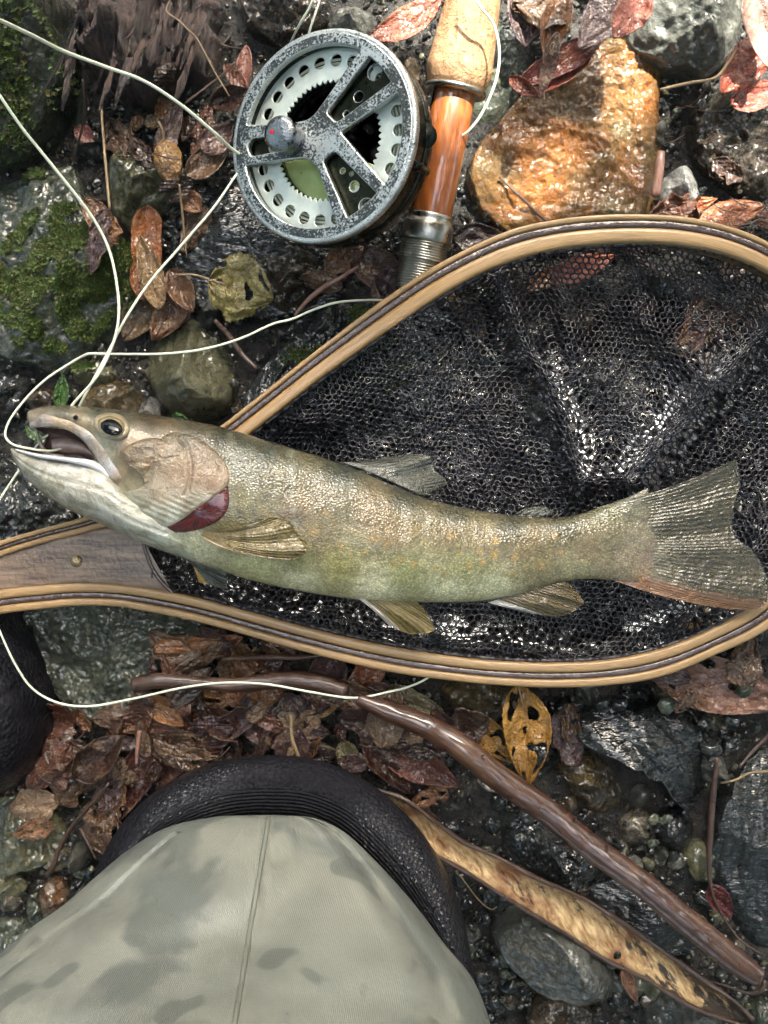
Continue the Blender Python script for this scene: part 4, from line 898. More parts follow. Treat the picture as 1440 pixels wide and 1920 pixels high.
    plate('mouth_lining', [(58,798),(100,796),(150,806),(190,838),(215,880),(190,900),(120,880),(60,862),(40,845),(75,838),(85,815)], mv, 0, -.012, flat=.056)
    loft('far_jaw', [(70,805),(78,828),(92,846),(120,852)], [(64,802),(72,832),(84,852),(120,862)], .058, .003, 30, 6, plain('jaw_skin_far', (.36, .33, .29)), e)
    tg = plain('tongue_skin', (.33, .24, .22), .3)
    loft('tongue', [(96,822),(120,818),(150,826),(175,846)], [(98,848),(125,852),(155,854),(180,862)], .054, .006, 24, 8, tg, e)
    # lower jaw with throat
    jc = [(25,845,(.35,.32,.25)),(45,870,(.46,.44,.35)),(80,862,(.55,.54,.5)),(140,868,(.6,.6,.58)),(90,915,(.46,.43,.32)),(150,900,(.55,.52,.44)),(200,900,(.55,.53,.46)),(150,950,(.36,.34,.26)),(220,950,(.54,.53,.45)),(210,985,(.4,.4,.32)),(300,985,(.56,.58,.52)),(330,1020,(.5,.52,.38)),(260,1005,(.5,.5,.4))]
    def jr(u, v, x, y, z, t):
        if t:
            z -= .0009 * math.exp(-((v - .42 - .06 * math.sin(u * 5)) / .035) ** 2) * (u > .12)
            z -= .0006 * math.exp(-((v - .62) / .03) ** 2) * (u > .35)
            z += .0002 * math.sin(v * 46 + u * 9) * (u > .45) * math.exp(-((v - .68) / .18) ** 2)
        return x, y, z
    loft('lower_jaw', [(19,842),(24,841),(50,849),(90,857),(135,861),(178,866),(206,882),(228,905),(262,925),(320,950),(385,1000)], [(20,846),(28,868),(52,900),(85,928),(118,950),(155,968),(195,985),(235,1006),(280,1024),(330,1042),(385,1062)],
         [.066,.066,.067,.068,.068,.068,.067,.066,.064,.062,.060], [.002,.005,.01,.014,.0165,.0185,.0205,.022,.0225,.020,.010], 160, 36, mh, e, pw=.75, fn=jr, cols=blob_cols(jc, (), .82))
    # lip inside edge
    loft('lower_lip', [(28,841),(70,850),(130,857),(178,864),(210,888)], [(30,846),(70,858),(130,868),(172,880),(200,900)], [.071,.076,.079,.080,.081], [.001,.003,.004,.004,.002], 60, 8, plain('lip_skin', (.56, .56, .6), .22, 120, .0006, .8, (.62,.6,.56)), e)
    # gill opening (red), then gill cover above it
    gm = Nd('gill_flesh'); gu = gm.coord(scale=(60, 1, 1), out='UV'); gn = gm.noise(gu, 1.2, 4, .6)
    mg = gm.set(col=gm.mix(gm.ramp(gn, [(.4, 0), (.6, 1)]), (.03, .002, .004), (.15, .01, .015)), rough=.22, nor=gm.bump(gn, .0015), coat=.8)
    plate('gill', [(428,912),(429,945),(418,968),(392,986),(360,996),(325,998),(300,990),(340,965),(385,935),(415,912)], mg, .0012, .0006, nT=90, nR=10)
    oc = [(300,815,(.12,.09,.055)),(300,850,(.17,.12,.065)),(340,822,(.10,.08,.05)),(380,845,(.17,.12,.075)),(412,875,(.22,.155,.1)),(395,905,(.34,.22,.15)),(360,890,(.27,.175,.11)),(420,900,(.36,.27,.2)),(350,945,(.5,.44,.38)),(385,942,(.58,.57,.52)),(330,965,(.58,.6,.56)),(290,975,(.58,.6,.56)),(250,965,(.56,.57,.5)),(300,925,(.5,.42,.34)),(330,880,(.32,.22,.13))]
    def orp(x, y, r, a):
        z = 0
        if y > 925: z += .00022 * math.sin((y - .45 * x) * .55) * min(1, (y - 925) / 20) * min(1, (1.02 - r) * 5)
        q = math.hypot(x - 250, y - 880); z -= .0008 * math.exp(-((q - 108) / 4.5) ** 2) * (x > 300 and y < 930)
        return z
    plate('gill_cover', [(285,835),(320,812),(362,818),(398,840),(422,868),(430,893),(422,915),(395,935),(370,952),(345,972),(318,986),(290,991),(255,982),(215,962),(190,942),(215,925),(262,915),(275,880)], mh, .0021, .0012, oc, nT=200, nR=44, ripple=orp, pin=1.15)
    plate('cheek_plate', [(225,845),(262,825),(300,822),(335,838),(348,868),(345,900),(325,925),(290,938),(262,928),(268,900),(250,880),(235,868)], mh, .0027, .0005,
          [(235,848,(.26,.19,.12)),(260,830,(.17,.125,.075)),(300,828,(.14,.10,.06)),(300,845,(.17,.12,.07)),(330,870,(.24,.16,.1)),(290,870,(.24,.16,.08)),(285,895,(.18,.13,.06)),(310,915,(.45,.38,.28)),(275,920,(.5,.46,.4))], nT=120, nR=26,
          ripple=lambda x, y, r, a: .0008 * fbm(x * .03, y * .07, 7, 4) - .0016 * math.exp(-(((x - 292) / 16) ** 2 + ((y - 888) / 20) ** 2)))
    # maxilla
    mxc = [(70,790,(.42,.36,.33)),(120,790,(.45,.33,.2)),(170,820,(.5,.48,.46)),(180,812,(.42,.28,.15)),(215,850,(.48,.3,.17)),(235,890,(.45,.3,.2)),(205,868,(.6,.6,.6))]
    loft('upper_jaw', [(54,780),(85,774),(120,781),(158,797),(195,822),(226,852),(246,884),(248,905)], [(56,803),(82,801),(112,803),(142,815),(168,840),(188,872),(212,902),(240,911)], [.069,.0735,.0755,.078,.080,.081,.0815,.080], [.003,.0038,.0040,.0036,.0034,.0032,.003,.002], 110, 14, mh, e, pw=.7, low=1.6, cols=blob_cols(mxc, (), .8))
    loft('lip_fold', [(120,774),(165,790),(205,818),(238,848),(262,872)], [(120,779),(163,796),(201,825),(233,855),(258,878)], [.076,.079,.082,.083,.082], .0016, 60, 6, plain('lip_fold_skin', (.5, .4, .27), .3), e)
    # eye
    ez = surf(208, 800) + .0005
    ering = Nd('eye_iris'); en = ering.noise(ering.coord(), 300, 4)
    mi = ering.set(col=ering.mix(en, (.2, .14, .07), (.5, .42, .24)), rough=.25, metal=.3, coat=1, coatr=.03)
    eb = plate('eye_socket', [(176,785),(190,776),(212,774),(232,782),(243,798),(240,815),(225,825),(205,824),(186,814),(176,800)], plain('eye_rim_skin', (.3, .25, .16), .3), .0016, .001, nT=60, nR=10)
    ey = plate('eye', [(183,788),(196,781),(212,780),(228,788),(235,801),(230,814),(216,820),(202,818),(189,810),(183,799)], mi, .0028, .0034, nT=60, nR=16)
    pp = Nd('pupil_black'); mp = pp.set(col=(.003, .004, .006), rough=.04, spec=.35)
    o = plate('pupil', [(189,793),(200,786),(214,787),(225,795),(230,806),(223,815),(210,817),(197,812),(189,803)], mp, .0058, .0010, nT=48, nR=12, parent=ey)
    # nostril, small marks
    plate('nostril', [(136,782),(141,778),(147,781),(145,786),(139,787)], mp, .0012, 0, nT=24, nR=4)
    # fins
    def finmat(name, c1, c2, alpha=1.0, nray=26, edge=None, edge_w=.07, side=1, body=None):
        q = Nd(name); uv = q.n('ShaderNodeTexCoord').outputs['UV']; sp = q.n('ShaderNodeSeparateXYZ', {0: uv}); u, v = sp.outputs[0], sp.outputs[1]
        ns_ = q.noise(q.coord(), 130, 4, .6); w_ = q.math('SINE', q.math('ADD', q.math('MULTIPLY', u, nray * 6.283), q.math('MULTIPLY', ns_, 6.)))
        w2 = q.math('SINE', q.math('MULTIPLY', v, 150.))
        ray = q.math('ADD', q.math('MULTIPLY', w_, .5), .5)
        col = q.mix(ray, c1, c2); col = q.mix(q.ramp(ns_, [(.4, 0), (.65, .6)]), col, tuple(c * .45 for c in c1))
        if body: col = q.mix(q.ramp(q.math('ADD', v, q.math('MULTIPLY', ns_, .25)), [(.26, 1), (.62, 0)]), col, body)
        if edge:
            f = q.ramp(u, [(0, 0), (1 - edge_w * 1.6, 0), (1 - edge_w, 1), (1, 1)] if side > 0 else [(0, 1), (edge_w, 1), (edge_w * 1.6, 0), (1, 0)])
            col = q.mix(f, col, edge)
        nb = q.bump(q.math('MULTIPLY', ray, q.ramp(v, [(.18, 0), (.4, 1)])) if body else ray, .00028, .8); nb = q.bump(ns_, .0025, 1., nb); nb = q.bump(w2, .00004, .5, nb)
        q.set(col=col, rough=.25, nor=nb, coat=.9, coatr=.08, coatn=nb)
        if alpha < 1: q.set(alpha=q.ramp(ns_, [(.3, alpha - .12), (.7, min(1, alpha + .2))]))
        return q.m
    def fin(name, base, tips, z0, z1, mat, n=70, m=22, th=.0007, curve=.0, wav=.0012, rag=.03, nr=12):
        B = catmull(base, n); T = catmull(tips, n); V = []; UV = []; F = []
        for sgn in (1, -1):
            for i in range(n):
                f = i / (n - 1); rg = 1 + rag * noise.noise(Vector((i * .55, 3, 1))) - rag * (i % 3 == 0) * .3
                for j in range(m):
                    v = j / (m - 1); p = B[i] + (T[i] - B[i]) * v * rg; d = T[i] - B[i]; nn = np.array([-d[1], d[0]])
                    p = p + nn * curve * math.sin(math.pi * v)
                    z = z0 + (z1 - z0) * v + wav * math.sin(f * nr * 1.7 + v * 2) * v + .0025 * math.sin(math.pi * v) + sgn * th * (1.2 - v) * .5
                    V.append(P(p[0], p[1], z)); UV.append((f, v))
        for s_ in (0, 1):
            for i in range(n - 1):
                for j in range(m - 1):
                    a = s_ * n * m + i * m + j; q = (a, a + 1, a + m + 1, a + m)
                    F.append(q if s_ == 0 else q[::-1])
        def st(a, b):
            F.append((a, b, b + n * m, a + n * m))
        for i in range(n - 1): st(i * m + m - 1, (i + 1) * m + m - 1); st((i + 1) * m, i * m)
        for j in range(m - 1): st(j, j + 1) ; st((n - 1) * m + j + 1, (n - 1) * m + j)
        return mesh(name, V, F, mat, e, True, UV)
    fin('tail_fin', [(1120,951),(1132,975),(1150,1015),(1158,1050),(1150,1088)], [(1382,860),(1388,905),(1376,955),(1378,1003),(1415,1035),(1440,1090),(1430,1138),(1372,1143)], .050, .046,
        finmat('tail_fin_skin', (.05, .043, .024), (.075, .062, .034), .92, 34, (.20, .095, .04), .13, body=(.17, .15, .085)), n=200, m=50, wav=.0009, nr=14, curve=.03, rag=.015)
    fin('pectoral_fin', [(383,995),(379,1000),(378,1006)], [(505,970),(540,976),(558,1002),(578,1030),(545,1050),(470,1040)], .086, .089,
        finmat('pectoral_fin_skin', (.13, .09, .025), (.22, .165, .05), 1, 18, (.55, .40, .22), .07), curve=.06, n=90)
    fin('far_pectoral_fin', [(332,1042),(345,1048),(360,1052)], [(425,1072),(426,1090),(424,1104),(372,1092)], .045, .040, finmat('far_fin_skin', (.06, .07, .06), (.12, .13, .1), 1, 12, (.4, .24, .06), .08), n=40)
    fin('pelvic_fin', [(752,1112),(720,1116),(690,1116),(664,1117)], [(795,1140),(806,1160),(813,1183),(770,1189),(728,1172)], .062, .055,
        finmat('pelvic_fin_skin', (.16, .115, .03), (.27, .20, .065), .95, 14, (.55, .48, .42), .1), n=60, curve=-.03)
    fin('anal_fin', [(1052,1092),(1010,1102),(960,1116),(915,1130)], [(1070,1092),(1094,1128),(1088,1138),(1050,1156),(985,1148)], .054, .048,
        finmat('anal_fin_skin', (.09, .062, .022), (.16, .115, .045), .93, 15, (.5, .48, .46), .1), n=60)
    fin('dorsal_fin', [(640,866),(690,884),(745,908),(795,930)], [(705,860),(800,852),(815,880),(838,905),(812,924)], .060, .046,
        finmat('dorsal_fin_skin', (.05, .055, .042), (.10, .10, .08), .8, 16, body=(.05, .055, .04)), n=80, curve=.04)
    fin('adipose_fin', [(962,966),(985,967),(1012,969)], [(985,952),(1020,950),(1040,958)], .050, .046, finmat('adipose_fin_skin', (.06, .065, .05), (.08, .08, .06), 1, 3), n=24, m=10)
fish()

# ------------------------------------------------------------------ landing net
def net():
    e = empty('landing_net', P(900, 900, .02)); tag(e, 'wooden landing net with black hexagonal mesh under the fish', 'landing net')
    s_ = Nd('pale_laminated_wood'); v = s_.coord(scale=(.12, 1, 1), out='UV'); ob = s_.coord()
    g = s_.noise(v, 60, 5, .6, .2); g2 = s_.noise(ob, 25, 3); g3 = s_.noise(ob, 300, 3)
    col = s_.mix(s_.ramp(g, [(.35, 0), (.65, 1)]), (.23, .13, .045), (.43, .27, .11)); col = s_.mix(s_.ramp(g2, [(.45, 0), (.7, .5)]), col, (.26, .16, .07))
    ML = s_.set(col=col, rough=.33, nor=s_.bump(g, .0003), coat=.5, coatr=.12, coatn=s_.bump(g3, .0003))
    s_ = Nd('dark_walnut_wood'); v = s_.coord(scale=(.12, 1, 1), out='UV'); g = s_.noise(v, 60, 5, .6); g3 = s_.noise(s_.coord(), 90, 5, .7)
    MD = s_.set(col=s_.mix(g, (.022, .011, .009), (.065, .032, .024)), rough=.22, nor=s_.bump(g3, .0012), coat=1, coatr=.06, coatn=s_.bump(g3, .0016))
    # hoop: upper arm outer edge / inner edge and lower arm, closed far right outside the frame
    # outer edge points and inner edge points (photo px), starting at the left handle end of the upper side
    OUT = [(-200,1085),(-60,1036),(0,1014),(80,990),(165,966),(250,925),(330,865),(405,805),(480,746),(560,682),(640,620),(720,560),(800,507),(880,464),(960,430),(1040,412),(1120,403),(1200,401),(1280,405),(1360,421),(1440,452),(1530,510),(1600,600),(1640,720),(1640,860),(1600,990),(1530,1100),(1440,1181),(1340,1230),(1240,1270),(1140,1286),(1040,1290),(940,1286),(840,1276),(740,1262),(640,1240),(540,1214),(450,1188),(360,1164),(290,1150),(220,1138),(150,1136),(80,1142),(0,1152),(-60,1168),(-200,1200)]
    INN = [(-200,1128),(-60,1072),(0,1044),(80,1018),(170,995),(262,965),(355,905),(440,835),(515,775),(590,716),(670,658),(750,603),(825,553),(900,512),(975,483),(1050,465),(1125,456),(1200,453),(1275,457),(1350,471),(1425,500),(1500,550),(1555,630),(1585,730),(1585,850),(1552,960),(1490,1055),(1420,1132),(1330,1184),(1235,1220),(1138,1239),(1040,1244),(942,1241),(842,1231),(745,1215),(648,1195),(550,1170),(462,1146),(380,1124),(300,1107),(225,1097),(150,1094),(80,1098),(0,1106),(-60,1120),(-200,1150)]
    n = 520; O = catmull(OUT, n); I = catmull(INN, n)
    def strip(name, f0, f1, mat, zt, zb):
        V = []; F = []; UV = []; L = 0
        prof = [(0, zb), (0, zt - .0012), (.1, zt - .0003), (.3, zt), (.7, zt), (.9, zt - .0003), (1, zt - .0012), (1, zb)]
        for i in range(n):
            if i: L += np.hypot(*(O[i] - O[i - 1])) * S
            for q, (f, z) in enumerate(prof):
                ww = min(1, max(0, (I[i][1] - O[i][1]) / 30)) * min(1, max(0, (900 - O[i][1]) / 100)); ff = f0 + (f1 - f0) * f; ff = ff ** (1 + .45 * ww); p = O[i] * (1 - ff) + I[i] * ff
                zw = z + .0004 * math.sin(i * .05)
                a = P(p[0], p[1], zt); V.append((a.x, a.y, zw)); UV.append((L * 8, f * .3 + z * 20))
        k = len(prof)
        for i in range(n - 1):
            for j in range(k):
                F.append((i * k + j, i * k + (j + 1) % k, (i + 1) * k + (j + 1) % k, (i + 1) * k + j))
        F.append(tuple(range(k))[::-1]); F.append(tuple(range((n - 1) * k, n * k)))
        return mesh(name, V, F, mat, e, True, UV)
    strip('outer_lamination', 0, .33, ML, .0405, .027)
    strip('dark_lamination', .335, .60, MD, .0398, .0272)
    strip('inner_lamination', .605, 1, ML, .0400, .0265)
    # handle board
    s_ = Nd('handle_walnut'); v = s_.coord(scale=(.1, 1, 1), rot=(0, 0, .1)); g = s_.noise(v, 330, 6, .6, .3); g2 = s_.noise(s_.coord(), 28, 4, .6); g3 = s_.noise(s_.coord(), 420, 4)
    sx = s_.n('ShaderNodeSeparateXYZ', {0: s_.coord()}).outputs[0]
    col = s_.mix(s_.ramp(g, [(.35, 0), (.65, 1)]), (.06, .035, .022), (.25, .17, .11)); col = s_.mix(s_.ramp(g2, [(.4, 0), (.62, .75)]), col, (.08, .05, .033))
    MH = s_.set(col=col, rough=s_.ramp(g2, [(.4, .45), (.6, .18)]), nor=s_.bump(g3, .0002, 1, s_.bump(g, .0003)), coat=.5, coatr=.08, coatn=s_.bump(g3, .0008))
    loft('handle', [(-200,1128),(-60,1070),(0,1042),(80,1017),(160,996),(215,985),(250,985),(262,1000)], [(-200,1150),(-60,1122),(0,1108),(80,1100),(150,1096),(225,1100),(300,1112),(330,1122)],
         .033, [.0055]*8, 80, 24, MH, e, pw=.12, low=1.0)
    loft('throat_strip', [(255,985),(262,1010),(274,1050),(292,1085),(322,1118)], [(262,985),(270,1010),(283,1048),(300,1080),(335,1116)], .034, .0055, 40, 6, MD, e, pw=.3, low=1)
    rv = Nd('worn_brass'); mr = rv.set(col=(.35, .27, .16), metal=.9, rough=.2, nor=rv.bump(rv.noise(rv.coord(), 500), .001))
    c = P(143, 1052, .0385)
    V = [(c.x, c.y, c.z + .0018)]; F = []
    for i in range(1, 6):
        for j in range(20):
            a = j / 20 * 6.283; r = .0034 * i / 5; V.append((c.x + r * math.cos(a), c.y + r * math.sin(a), c.z + .0018 * (1 - (i / 5) ** 2.5)))
    for j in range(20): F.append((0, 1 + j, 1 + (j + 1) % 20))
    for i in range(4):
        for j in range(20): a = 1 + i * 20 + j; b = 1 + i * 20 + (j + 1) % 20; F.append((a, a + 20, b + 20, b))
    mesh('rivet', V, F, mr, e)
    # inside polygon of the bag
    inn = [tuple(p) for p in catmull(INN[8:38] + [(300,1107),(285,1060),(262,985),(330,920)], 220)]
    ip = np.array(inn)
    def inside(x, y):
        c = False; j = len(inn) - 1
        for i in range(len(inn)):
            if ((inn[i][1] > y) != (inn[j][1] > y)) and (x < (inn[j][0] - inn[i][0]) * (y - inn[i][1]) / (inn[j][1] - inn[i][1]) + inn[i][0]): c = not c
            j = i
        return c
    cord = Nd('black_net_cord'); cn = cord.noise(cord.coord(), 700, 3)
    MC = cord.set(col=cord.mix(cn, (.005, .004, .007), (.014, .012, .018)), rough=.3, nor=cord.bump(cn, .0006), coat=.35, coatr=.12)
    folds = [([(930,520),(985,640),(1050,760),(1090,900)], .010, 30), ([(1440,600),(1330,720),(1240,830),(1180,900)], .012, 38), ([(1010,470),(1060,560),(1080,700)], .005, 26), ([(1440,980),(1400,1060),(1300,1150)], .008, 30),
             ([(600,1150),(800,1190),(1000,1200)], .006, 24), ([(760,600),(700,720),(560,800)], .004, 40), ([(850,1215),(1100,1215),(1300,1150)], .006, 20), ([(300,1080),(420,1120),(560,1150)], .006, 22), ([(1180,480),(1220,600),(1330,720)], .004, 26)]
    FP = [(catmull(f, 40), a, w_) for f, a, w_ in folds]
    HN = blur(HF, 9)
    def drape(x, y, lay):
        z = hf(P(x, y, .02).x, P(x, y, .02).y, HN)
        z = min(max(z, .006), .030) + .003
        de = np.sqrt(((ip - (x, y)) ** 2).sum(1)).min(); t = math.exp(-de / 38)
        z = z * (1 - t) + .033 * t
        for F_, a, w_ in FP:
            d = np.sqrt(((F_ - (x, y)) ** 2).sum(1)).min(); z += 1.5 * a * math.exp(-(d / w_) ** 2) * (1 if lay == 0 else .6)
        z += .0035 * fbm(x * .011, y * .011, lay * 5, 3) + .0012 * fbm(x * .05, y * .05, lay + 3, 2)
        # stay under the fish
        if 250 < x < 1430:
            yc = 900 + .12 * (x - 250) if x < 1000 else 1015; hh = 120 if x < 900 else 80
            if abs(y - yc - 20) < hh: z = min(z, .031)
        return z - lay * .0035
    def lattice(name, pitch, rot, lay, rad, region=None, film=False, seed=1):
        V = []; F = []; pts = {}; edges = []; cells = []
        cr, sr = math.cos(rot), math.sin(rot)
        def wp(x, y):
            nx = 13 * fbm(x * .006, y * .006, seed, 3); ny = 13 * fbm(x * .006 + 9, y * .006, seed, 3)
            for F_, a, w_ in FP:
                d2 = ((F_ - (x, y)) ** 2).sum(1); k = d2.argmin(); d = math.sqrt(d2[k])
                pull = .5 * math.exp(-(d / (w_ * 1.2)) ** 2) * (a / .01)
                nx += (F_[k][0] - x) * pull; ny += (F_[k][1] - y) * pull
            jx = noise.noise(Vector((x * .13, y * .13, seed))) * 2.2; jy = noise.noise(Vector((x * .13, y * .13, seed + 8))) * 2.2
            return x + nx + jx, y + ny + jy
        def vert(kx, ky, x, y):
            key = (round(x, 1), round(y, 1))
            if key not in pts:
                wx, wy = wp(x, y); z = drape(wx, wy, lay); pts[key] = P(wx, wy, z)
            return key
        a = pitch / math.sqrt(3); seen = set()
        for r in range(-96, 96):
            for c in range(-112, 112):
                hx = (c + .5 * (r & 1)) * pitch; hy = r * a * 1.5
                x = 950 + hx * cr - hy * sr; y = 860 + hx * sr + hy * cr
                if not (250 < x < 1660 and 400 < y < 1300) or not inside(x, y): continue
                if region and not region(x, y): continue
                ks = []
                for q in range(6):
                    t = math.radians(60 * q + 30); lx = hx + a * math.cos(t); ly = hy + a * math.sin(t)
                    ks.append(vert(0, 0, 950 + lx * cr - ly * sr, 860 + lx * sr + ly * cr))
                cells.append(ks)
                for q in range(6):
                    ed = tuple(sorted((ks[q], ks[(q + 1) % 6])))
                    if ed not in seen: seen.add(ed); edges.append(ed)
        up = Vector((0, 0, 1))
        for k0, k1 in edges:
            A, B = pts[k0], pts[k1]; d = (B - A)
            if d.length < 1e-6: continue
            d.normalize(); u = d.cross(up).normalized(); w_ = u.cross(d)
            i0 = len(V); A2 = A - d * rad * .4; B2 = B + d * rad * .4
            for Q in (A2, B2):
                for q in range(5):
                    t = q / 5 * 6.283; V.append(Q + u * (rad * 1.15 * math.cos(t)) + w_ * (rad * .9 * math.sin(t)))
            for q in range(5): F.append((i0 + q, i0 + (q + 1) % 5, i0 + 5 + (q + 1) % 5, i0 + 5 + q))
        o = mesh(name, V, F, MC, e, True); tag(o, kind='stuff')
        if film:
            fm = Nd('water_film'); fr = fm.n('ShaderNodeFresnel', {'IOR': 1.33}).outputs[0]
            tr = fm.n('ShaderNodeBsdfTransparent', {'Color': (.9, .92, .92, 1)}); gl = fm.n('ShaderNodeBsdfGlossy', {'Roughness': .06, 'Color': (1, 1, 1, 1)})
            mx = fm.n('ShaderNodeMixShader', {0: fr, 1: tr.outputs[0], 2: gl.outputs[0]}); fm.t.links.new(mx.outputs[0], fm.out.inputs[0])
            R = random.Random(8); V = []; F = []
            for ks in cells:
                c = sum((pts[k] for k in ks), Vector()) / 6
                dens = .56 + .9 * fbm(c.x * 14, c.y * 14, 3, 3) - (.45 if c.y / S > 300 else 0) * (c.x / S > 100)
                if R.random() > dens: continue
                i0 = len(V); bl = R.uniform(-.0009, .0012); tl = Vector((R.gauss(0, .10), R.gauss(0, .10), 0))
                V.append(c + Vector((0, 0, bl)))
                for ring, f in ((1, .55), (2, .95)):
                    for k in ks:
                        d = (pts[k] - c) * f; V.append(c + d + Vector((0, 0, bl * (1 - f * f) + d.dot(tl))))
                for q in range(6):
                    q2 = (q + 1) % 6; F.append((i0, i0 + 1 + q, i0 + 1 + q2)); F.append((i0 + 1 + q, i0 + 7 + q, i0 + 7 + q2, i0 + 1 + q2))
            o = mesh('water_film', V, F, fm.m, e, True); tag(o, kind='stuff')
    lattice('net_mesh', 11.8, .12, 0, .0005, film=True)
    lattice('net_mesh_lower_layer', 12.6, .6, 1, .0005, region=lambda x, y: (y > 1060 or x > 1230 + (y - 500) * .1 or (y > 760 and x > 700) or fbm(x * .006, y * .006, 7, 2) > (.12 if y < 720 else -.12)) and y > 520, seed=5)
    lattice('net_mesh_bottom_layer', 11.5, 1.1, 2, .0005, region=lambda x, y: (y > 1090 or (x > 1150 and y > 760)), seed=9)
    # bound edge of the mesh along the hoop
    ed = catmull([( x, y) for x, y in INN[7:39]], 400)
    pts3 = []
    for i in range(400):
        x, y = ed[i]; a = ed[max(0, i - 1)]; b = ed[min(399, i + 1)]; d = b - a; d /= np.hypot(*d); nn = np.array([-d[1], d[0]])
        q = (x, y) + nn * 5; pts3.append(P(q[0], q[1], .0345 + .0006 * math.sin(i * 1.3)))
    tube('edge_cord', pts3, [.0013 + .0005 * math.sin(i * 2.1) for i in range(400)], MC, e, 8, 2)
net()

# ------------------------------------------------------------------ fly rod with reel
def metal(name, col, rough=.3, nz=300, bd=.0004, dirt=None, amt=.5, metal_=1.0):
    q = Nd(name); a = q.noise(q.coord(), nz, 5, .65); b = q.noise(q.coord(), 60, 4, .6)
    c = q.mix(q.ramp(b, [(.35, 0), (.65, 1)]), col, tuple(x * .7 for x in col))
    if dirt: c = q.mix(q.ramp(q.math('ADD', a, q.math('MULTIPLY', q.math('SUBTRACT', b, .5), .7)), [(amt, 0), (amt + .1, 1)]), c, dirt)
    return q.set(col=c, metal=metal_, rough=q.ramp(a, [(.3, rough * .7), (.7, rough * 1.4)]), nor=q.bump(a, bd))
def rod():
    e = empty('fly_rod', P(860, 200, .02)); tag(e, 'fly rod with cork grip, wooden reel seat and black and silver reel', 'fishing rod')
    A = P(905, -90, .048); B = P(777, 560, .022); ax = (B - A).normalized()
    up = Vector((0, 0, 1)); U = ax.cross(up).normalized(); W = U.cross(ax).normalized(); Lp = (B - A).length
    def at(py): 
        t = (py + 90) / 650.; return t * Lp
    def lathe(name, prof, mat, parent=e, ns=48, wob=0, sub=None):
        V = []; F = []; UV = []
        for (d, r) in prof:
            for j in range(ns):
                a = j / ns * 6.283; rr = r * (1 + wob * noise.noise(Vector((d * 300, math.cos(a) * 2, math.sin(a) * 2))))
                V.append(A + ax * d + U * rr * math.cos(a) + W * rr * math.sin(a)); UV.append((d * 10, j / ns))
        for i in range(len(prof) - 1):
            for j in range(ns): F.append((i * ns + j, (i + 1) * ns + j, (i + 1) * ns + (j + 1) % ns, i * ns + (j + 1) % ns))
        F.append(tuple(range(ns))); F.append(tuple(range((len(prof) - 1) * ns, len(prof) * ns))[::-1])
        o = mesh(name, V, F, mat, parent, True, UV)
        return o
    q = Nd('cork'); ob = q.coord(); uv = q.coord(out='UV')
    a = q.noise(ob, 90, 6, .7, 1.); b = q.noise(ob, 420, 5, .7); v_ = q.noise(q.coord(scale=(1, .25, 1), rot=(0, 0, 1.4)), 160, 5, .7, 1.5)
    ring = q.math('FRACT', q.math('MULTIPLY', q.n('ShaderNodeSeparateXYZ', {0: uv}).outputs[0], 8.2)); rl = q.ramp(ring, [(0, 1), (.02, 0), (.98, 0), (1, 1)])
    col = q.mix(q.ramp(a, [(.4, 0), (.6, 1)]), (.30, .155, .07), (.42, .25, .125)); col = q.mix(q.ramp(v_, [(.55, 0), (.62, .8)]), col, (.2, .09, .035)); col = q.mix(q.ramp(b, [(.6, 0), (.66, .9)]), col, (.1, .045, .02)); col = q.mix(q.math('MULTIPLY', rl, .5), col, (.25, .13, .06))
    MCK = q.set(col=col, rough=.45, nor=q.bump(a, .003, 1, q.bump(b, .001)), coat=.3)
    pr = []
    for i in range(40):
        py = -90 + i / 39 * (138 + 90); t = (py + 90) / 228.
        r = .0128 + .0052 * t ** 1.3
        if py > 120: r -= .0012 * ((py - 120) / 18) ** 2
        pr.append((at(py), r))
    pr += [(at(150), .0158), (at(158), .0145)]
    lathe('cork_grip', pr, MCK, wob=.012)
    MS = metal('nickel_silver', (.42, .41, .36), .3, 90, .0006, (.13, .12, .09), .6)
    lathe('winding_check', [(at(158), .0150), (at(160), .0163), (at(164), .0166), (at(168), .0160), (at(170), .0135)], MS)
    q = Nd('varnished_wood'); g = q.noise(q.coord(scale=(1, .1, 1), rot=(0, 0, -.18)), 360, 6, .6, .2); g2 = q.noise(q.coord(), 45, 3)
    col = q.mix(q.ramp(g, [(.35, 0), (.65, 1)]), (.17, .045, .01), (.36, .115, .028)); col = q.mix(q.ramp(g2, [(.45, 0), (.7, .5)]), col, (.12, .035, .012))
    MW = q.set(col=col, rough=.3, nor=q.bump(g, .0002), coat=1, coatr=.06, coatn=q.bump(g2, .001))
    lathe('reel_seat', [(at(166), .0108), (at(172), .0114), (at(300), .0112), (at(400), .011), (at(408), .0105)], MW)
    lathe('hood', [(at(396), .0112), (at(398), .0122), (at(403), .0122), (at(405), .0119), (at(408), .0124), (at(412), .0124), (at(414), .0134), (at(417), .0138), (at(446), .0138), (at(449), .0134), (at(451), .0128)], MS)
    pr = []; d = 451
    while d < 540:
        r0 = .0128 if d < 478 else .0121
        if 474 < d < 484: r0 = .0136
        pr += [(at(d), r0 - .0009), (at(d + 1.2), r0), (at(d + 3.6), r0), (at(d + 4.8), r0 - .0009)]; d += 5.2
    lathe('threaded_barrel', pr, MS)
    # ---------------- reel (part of the rod; its pieces are sub-parts)
    BK = metal('black_anodised', (.022, .025, .022), .28, 260, .0003, (.3, .31, .28), .66)
    FW = metal('worn_black_face', (.10, .105, .10), .33, 900, .0003, (.6, .62, .6), .49)
    BK2 = metal('dark_olive_anodised', (.045, .047, .033), .32, 400, .0002)
    WS = metal('worn_silver_edge', (.62, .64, .62), .3, 1100, .0004, (.08, .08, .08), .6)
    PS = metal('polished_spool', (.8, .86, .78), .42, 200, .0002, metal_=.6)
